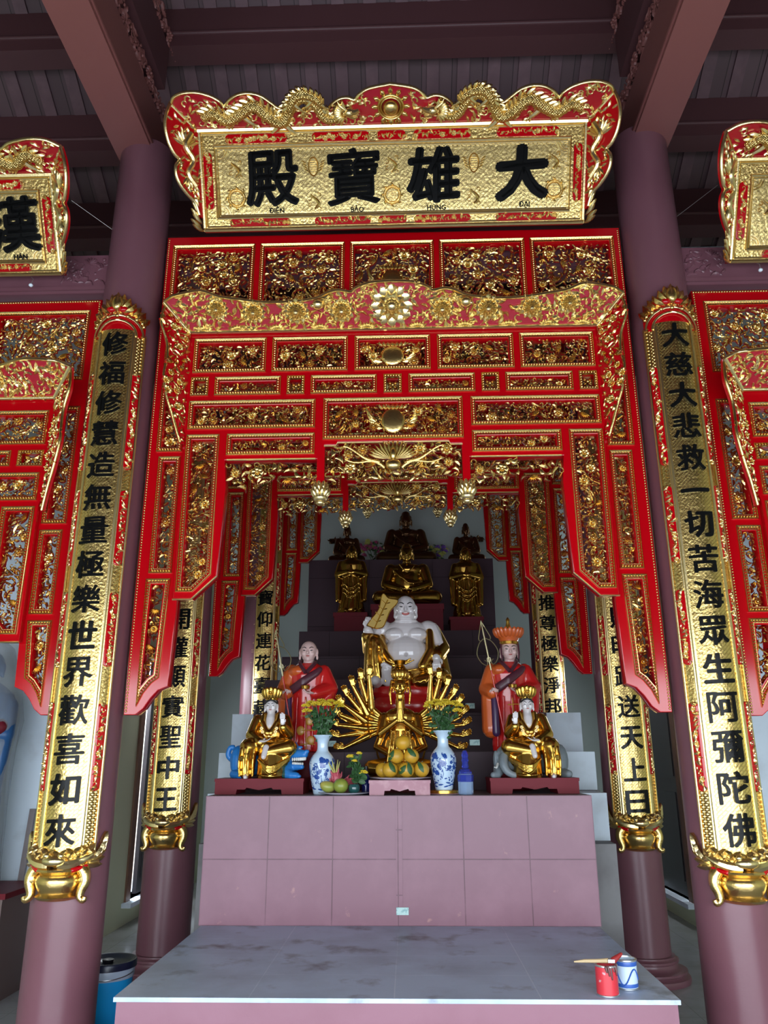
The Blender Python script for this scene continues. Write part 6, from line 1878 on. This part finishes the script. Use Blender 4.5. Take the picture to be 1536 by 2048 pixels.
BGLASS = mat('blue_glass', (0.10, 0.14, 0.75), 0.05, trans=0.75, ior=1.45); BG_PALE = mat('pale_blue_cut_glass', (0.45, 0.62, 0.90), 0.06, trans=0.6, ior=1.45)
t = thing('glass_bottle', 'small dark blue glass bottle beside the pomelo plate, behind the posy', 'bottle', (-0.205, 5.27, 1.268))
MB().lathe([(0.0005, 0), (0.026, 0), (0.028, 0.01), (0.028, 0.10), (0.012, 0.125), (0.010, 0.15)], 20, caps=False).build('bottle_body', mat('dark_blue_glass', (0.01, 0.015, 0.12), 0.08), t, 50)
MB().lathe([(0.012, 0.145), (0.013, 0.15), (0.013, 0.168), (0.004, 0.172)], 14).build('bottle_cap', HAIR, t, 50)
t = thing('crystal_lamp', 'blue cut-glass bottle lamp with a tall stopper right of the right vase', 'lamp', (0.428, 5.20, 1.268))
MB().lathe([(0.044, 0.0), (0.047, 0.006), (0.047, 0.115), (0.042, 0.122)], 8).build('cut_glass_body', BG_PALE, t, 20)
b = MB()
for i in range(8): b.box(-0.010, 0.010, -0.0485, -0.046, 0.012, 0.062)
MB().lathe([(0.040, 0.122), (0.040, 0.135), (0.030, 0.150), (0.018, 0.155)], 8).build('blue_collar', BGLASS, t, 20)
s_ = MB(); s_.lathe([(0.019, 0.155), (0.022, 0.165), (0.018, 0.19), (0.023, 0.20), (0.018, 0.22), (0.022, 0.235), (0.017, 0.25), (0.012, 0.262), (0.004, 0.265)], 8); s_.build('glass_stopper', BGLASS, t, 20)
b = MB(); b.lathe([(0.0485, 0.075), (0.0495, 0.08), (0.0495, 0.112), (0.0485, 0.117)], 8); b.build('blue_band', BGLASS, t, 20)

def bunch(label, loc, cols, seed, n=22, w=0.24, h=0.30):
    t = thing('flower_arrangement', label, 'flowers', loc)
    MB().lathe([(0.0005, 0), (0.06, 0), (0.075, 0.05), (0.06, 0.12), (0.045, 0.14), (0.055, 0.155)], 20, caps=False).build('dark_vase', BRONZE, t, 60)
    R = rnd(seed)
    lv = MB()
    for i in range(40):
        a, q = R.uniform(0, 6.3), R.uniform(0, 1)
        m_ = MB(); leaf(m_, 0, 0, 0, 0.07, 0.025, 0.004); ro = np.array(Euler((R.uniform(-1, 1), R.uniform(-1, 1), a)).to_matrix()); c_ = np.array([w * q * math.cos(a) * 0.8, w * q * math.sin(a) * 0.4, 0.17 + h * R.uniform(0, 0.8)])
        lv.merge(m_, lambda v, ro=ro, c_=c_: v @ ro.T + c_)
    for i in range(9): lv.tube([(0, 0, 0.12), (w * 0.7 * math.cos(i * 0.7), w * 0.3 * math.sin(i * 0.7), 0.17 + h * 0.7)], 0.003, 5)
    lv.build('stems_and_leaves', [LEAF, LEAF], t, 50)
    for i in range(n):
        a, q = R.uniform(0, 6.3), math.sqrt(R.uniform(0, 1))
        c_ = (w * q * math.cos(a), w * 0.45 * q * math.sin(a) - 0.03, 0.17 + h * R.uniform(0.05, 1.0) * (1 - 0.35 * q))
        m_ = MB()
        for k_ in range(11):
            b_ = k_ * 2.4; e_ = -0.2 + 1.5 * k_ / 11
            m_.ell((0.022 * math.cos(b_) * math.cos(e_), 0.022 * math.sin(b_) * math.cos(e_), 0.022 * math.sin(e_)), (0.018, 0.018, 0.012), nu=6, nv=4)
        m_.build('blossom', cols[i % len(cols)], t, 60, loc=c_)
    return t
PINK = mat('pink_petal', (0.42, 0.06, 0.16), 0.5); PURPLE = mat('purple_petal', (0.16, 0.06, 0.36), 0.5); PALEY = mat('pale_yellow_green_petal', (0.42, 0.42, 0.10), 0.5)
bunch('bunch of pink and cream flowers left of the rear Buddha', (-0.36, 10.28, 3.832), (PINK, PINK, PALEY), 5, 26, 0.22, 0.36)
bunch('bunch of purple and yellow flowers right of the rear Buddha', (0.46, 10.28, 3.832), (PURPLE, PALEY, PALEY), 8, 26, 0.17, 0.30)

# ------------------------------------------------------------------ things on the floor and platform
t = thing('paint_bucket', 'bright blue plastic paint bucket with a dark lid behind the left front column', 'bucket', (-1.675, 5.0, 0))
MB().lathe([(0.0005, 0), (0.125, 0), (0.130, 0.01), (0.148, 0.33)], 36, caps=False).build('bucket_body', mat('bright_blue_plastic', (0.01, 0.42, 0.95), 0.3), t, 50)
MB().lathe([(0.1495, 0.30), (0.152, 0.305), (0.154, 0.36), (0.150, 0.365)], 36, caps=False).build('white_collar', mat('pale_blue_plastic', (0.50, 0.60, 0.75), 0.35), t, 50)
l = MB(); l.lathe([(0.0005, 0.372), (0.12, 0.372), (0.135, 0.385), (0.158, 0.388), (0.162, 0.38), (0.162, 0.352), (0.157, 0.35)], 36, caps=False)
l.build('dark_lid', mat('dark_navy_plastic', (0.012, 0.016, 0.045), 0.3), t, 50)
MB().lathe([(0.03, 0.373), (0.033, 0.386), (0.028, 0.388), (0.0005, 0.38)], 18, caps=False).build('lid_plug', HAIR, t, 50)
MB().tube([(0.155 * math.sin(a), -0.155 * math.cos(a), 0.33 - 0.02 * math.cos(a)) for a in np.linspace(-1.5, 1.5, 15)], 0.003, 6).build('bail_handle', METAL, t, 60)

def paint_can(label, loc, body, rot, dent=False):
    t = thing('paint_can', label, 'paint can', loc, rot)
    b = MB(); b.lathe([(0.0005, 0.002), (0.045, 0.002), (0.045, 0.11), (0.041, 0.11), (0.041, 0.06), (0.0005, 0.055)], 28, caps=False)
    b.build('can_body', body, t, 40)
    r_ = MB(); r_.lathe([(0.0445, 0.0), (0.0475, 0.002), (0.0475, 0.006), (0.0445, 0.008)], 28); r_.lathe([(0.0445, 0.106), (0.0475, 0.109), (0.0475, 0.114), (0.041, 0.115), (0.040, 0.110)], 28, caps=False); r_.build('tin_rim', TIN, t, 40)
    return t
RED_CAN = mat('red_can_label', (0.62, 0.035, 0.05), 0.35, var=(22, (0.60, 0.35, 0.38), 0.62, 0.66))
t = paint_can('red opened paint can at the right end of the stone platform', (0.885, 3.70, 0.552), RED_CAN, (0, 0, 0.4))
MB().lathe([(0.0462, 0.012), (0.0465, 0.015), (0.0465, 0.10), (0.0462, 0.103)], 10, a0=-0.4, a1=0.5, caps=False).build('pale_label_patch', mat('pale_can_label', (0.62, 0.45, 0.50), 0.4), t, 40)
sp_ = MB()
for i in range(5): sp_.chain([(-0.03 + 0.012 * i, -0.041, 0.112), (-0.03 + 0.012 * i, -0.0475, 0.095 - 0.014 * (i % 3))], [0.006, 0.003], 6)
sp_.build('dried_drips', mat('dried_dark_paint', (0.12, 0.04, 0.04), 0.4), t, 60)
t = paint_can('white and blue paint can just behind the red paint can', (0.992, 3.80, 0.552), mat('white_can_label', (0.55, 0.66, 0.78), 0.35), (0, 0, 0))
b = MB(); b.lathe([(0.0458, 0.010), (0.0462, 0.012), (0.0462, 0.022), (0.0458, 0.024)], 28, caps=False); b.lathe([(0.0458, 0.090), (0.0462, 0.092), (0.0462, 0.105), (0.0458, 0.106)], 28, caps=False); b.tube([(0.0463 * math.sin(a), -0.0463 * math.cos(a), 0.05 + 0.03 * math.sin(3 * a)) for a in np.linspace(-1.2, 1.2, 16)], 0.003, 5); b.build('blue_label_bands', mat('blue_label_ink', (0.03, 0.10, 0.40), 0.4), t, 40)
t = thing('paint_brush', 'paint brush with a pale wooden handle resting across the red paint can', 'brush', (0.885, 3.70, 0.674))
hd = MB(); hd.tube([(-0.135, -0.02, 0.004), (-0.09, -0.015, 0.006), (-0.03, -0.005, 0.004), (0.01, 0.0, 0.004)], [0.003, 0.007, 0.008, 0.010], 8); hd.build('wooden_handle', mat('pale_wood', (0.55, 0.40, 0.22), 0.5), t, 60)
MB().box(0.008, 0.035, -0.017, 0.017, -0.001, 0.011).build('tin_ferrule', TIN, t, 30)
br_ = MB(); br_.chain([(0.035, 0.0, 0.006), (0.07, 0.012, 0.026)], [0.014, 0.007], 8); br_.build('red_bristles', mat('paint_soaked_bristles', (0.30, 0.02, 0.02), 0.5), t, 60)

# left side altar: cabinet, wrapped statue, leaning plank
t = thing('wooden_cabinet', 'dark wooden side altar cabinet at the left edge under the wrapped statue', 'cabinet', (-3.12, 5.75, 0))
MB().box(-0.60, 0.54, -0.25, 0.25, 0.0, 0.62).build('cabinet_body', mat('dark_brown_cabinet_wood', (0.16, 0.105, 0.095), 0.4), t, 30)
MB().box(-0.63, 0.57, -0.28, 0.28, 0.62, 0.655).build('cabinet_top', PED_RED, t, 30)
MB().box(0.44, 0.475, -0.262, -0.25, 0.0, 0.60).build('corner_batten', WOOD, t, 30)
t = thing('wrapped_statue', 'tall blue and red robed statue wrapped in clear plastic at the left edge', 'statue', (-2.99, 5.74, 0.655))
b = MB(); b.lathe([(0.20, 0.0), (0.21, 0.05), (0.18, 0.5), (0.17, 0.85), (0.20, 1.15), (0.18, 1.28), (0.08, 1.36)], 22); b.map(lambda v: v * np.array([1, 0.8, 1]))
for s in (-1, 1): b.chain([(s * 0.16, 0.0, 1.2), (s * 0.19, -0.06, 1.0), (s * 0.05, -0.14, 1.0)], [0.065, 0.06, 0.05], 10); b.chain([(s * 0.18, -0.05, 1.0), (s * 0.16, -0.05, 0.6)], [0.06, 0.04], 10)
head(b, (0, -0.02, 1.48), 0.09)
fused(b, 0.012, 'body', mat('painted_dull_blue_robe', (0.02, 0.09, 0.24), 0.4), t, 3)
b = MB(); b.chain([(0.16, -0.10, 1.05), (0.05, -0.17, 0.95), (-0.15, -0.1, 0.9)], [0.06, 0.06, 0.06], 10); b.chain([(0.10, -0.12, 0.9), (0.13, -0.13, 0.45)], [0.05, 0.07], 10); fused(b, 0.012, 'red_sash', mat('painted_dark_red_sash', (0.16, 0.012, 0.025), 0.4), t, 3)
b = MB(); b.lathe([(0.24, 0.002), (0.225, 0.4), (0.22, 0.8), (0.25, 1.1), (0.22, 1.35), (0.13, 1.62), (0.03, 1.70)], 40, caps=False)
v = b.verts(); R = rnd(3); a_ = np.arctan2(v[:, 1], v[:, 0])
b.v = [v * (1 + 0.035 * np.sin(9 * a_ + 5 * v[:, 2]) + 0.02 * np.sin(17 * a_ - 9 * v[:, 2]))[:, None] * np.array([1, 0.85, 0]) + v * np.array([0, 0, 1])]
PLASTIC = bpy.data.materials.new('clear_plastic_sheet'); tt, bb_ = nodes_of(PLASTIC)
bb_.inputs['Base Color'].default_value = (0.42, 0.46, 0.50, 1); bb_.inputs['Roughness'].default_value = 0.10; bb_.inputs['Alpha'].default_value = 0.38
b.build('plastic_sheet', PLASTIC, t, 60)
t = thing('wooden_plank', 'grey wooden plank leaning on the wall beside the left side altar', 'plank', (-2.755, 6.03, 0.0))
o = MB().box(-0.02, 0.02, -0.012, 0.012, 0.0, 1.135).build('plank_board', mat('weathered_grey_wood', (0.20, 0.17, 0.17), 0.6, var=(7, (0.15, 0.12, 0.12), 0.4, 0.7)), t, 30)
o.rotation_euler = (-0.04, 0.035, 0)
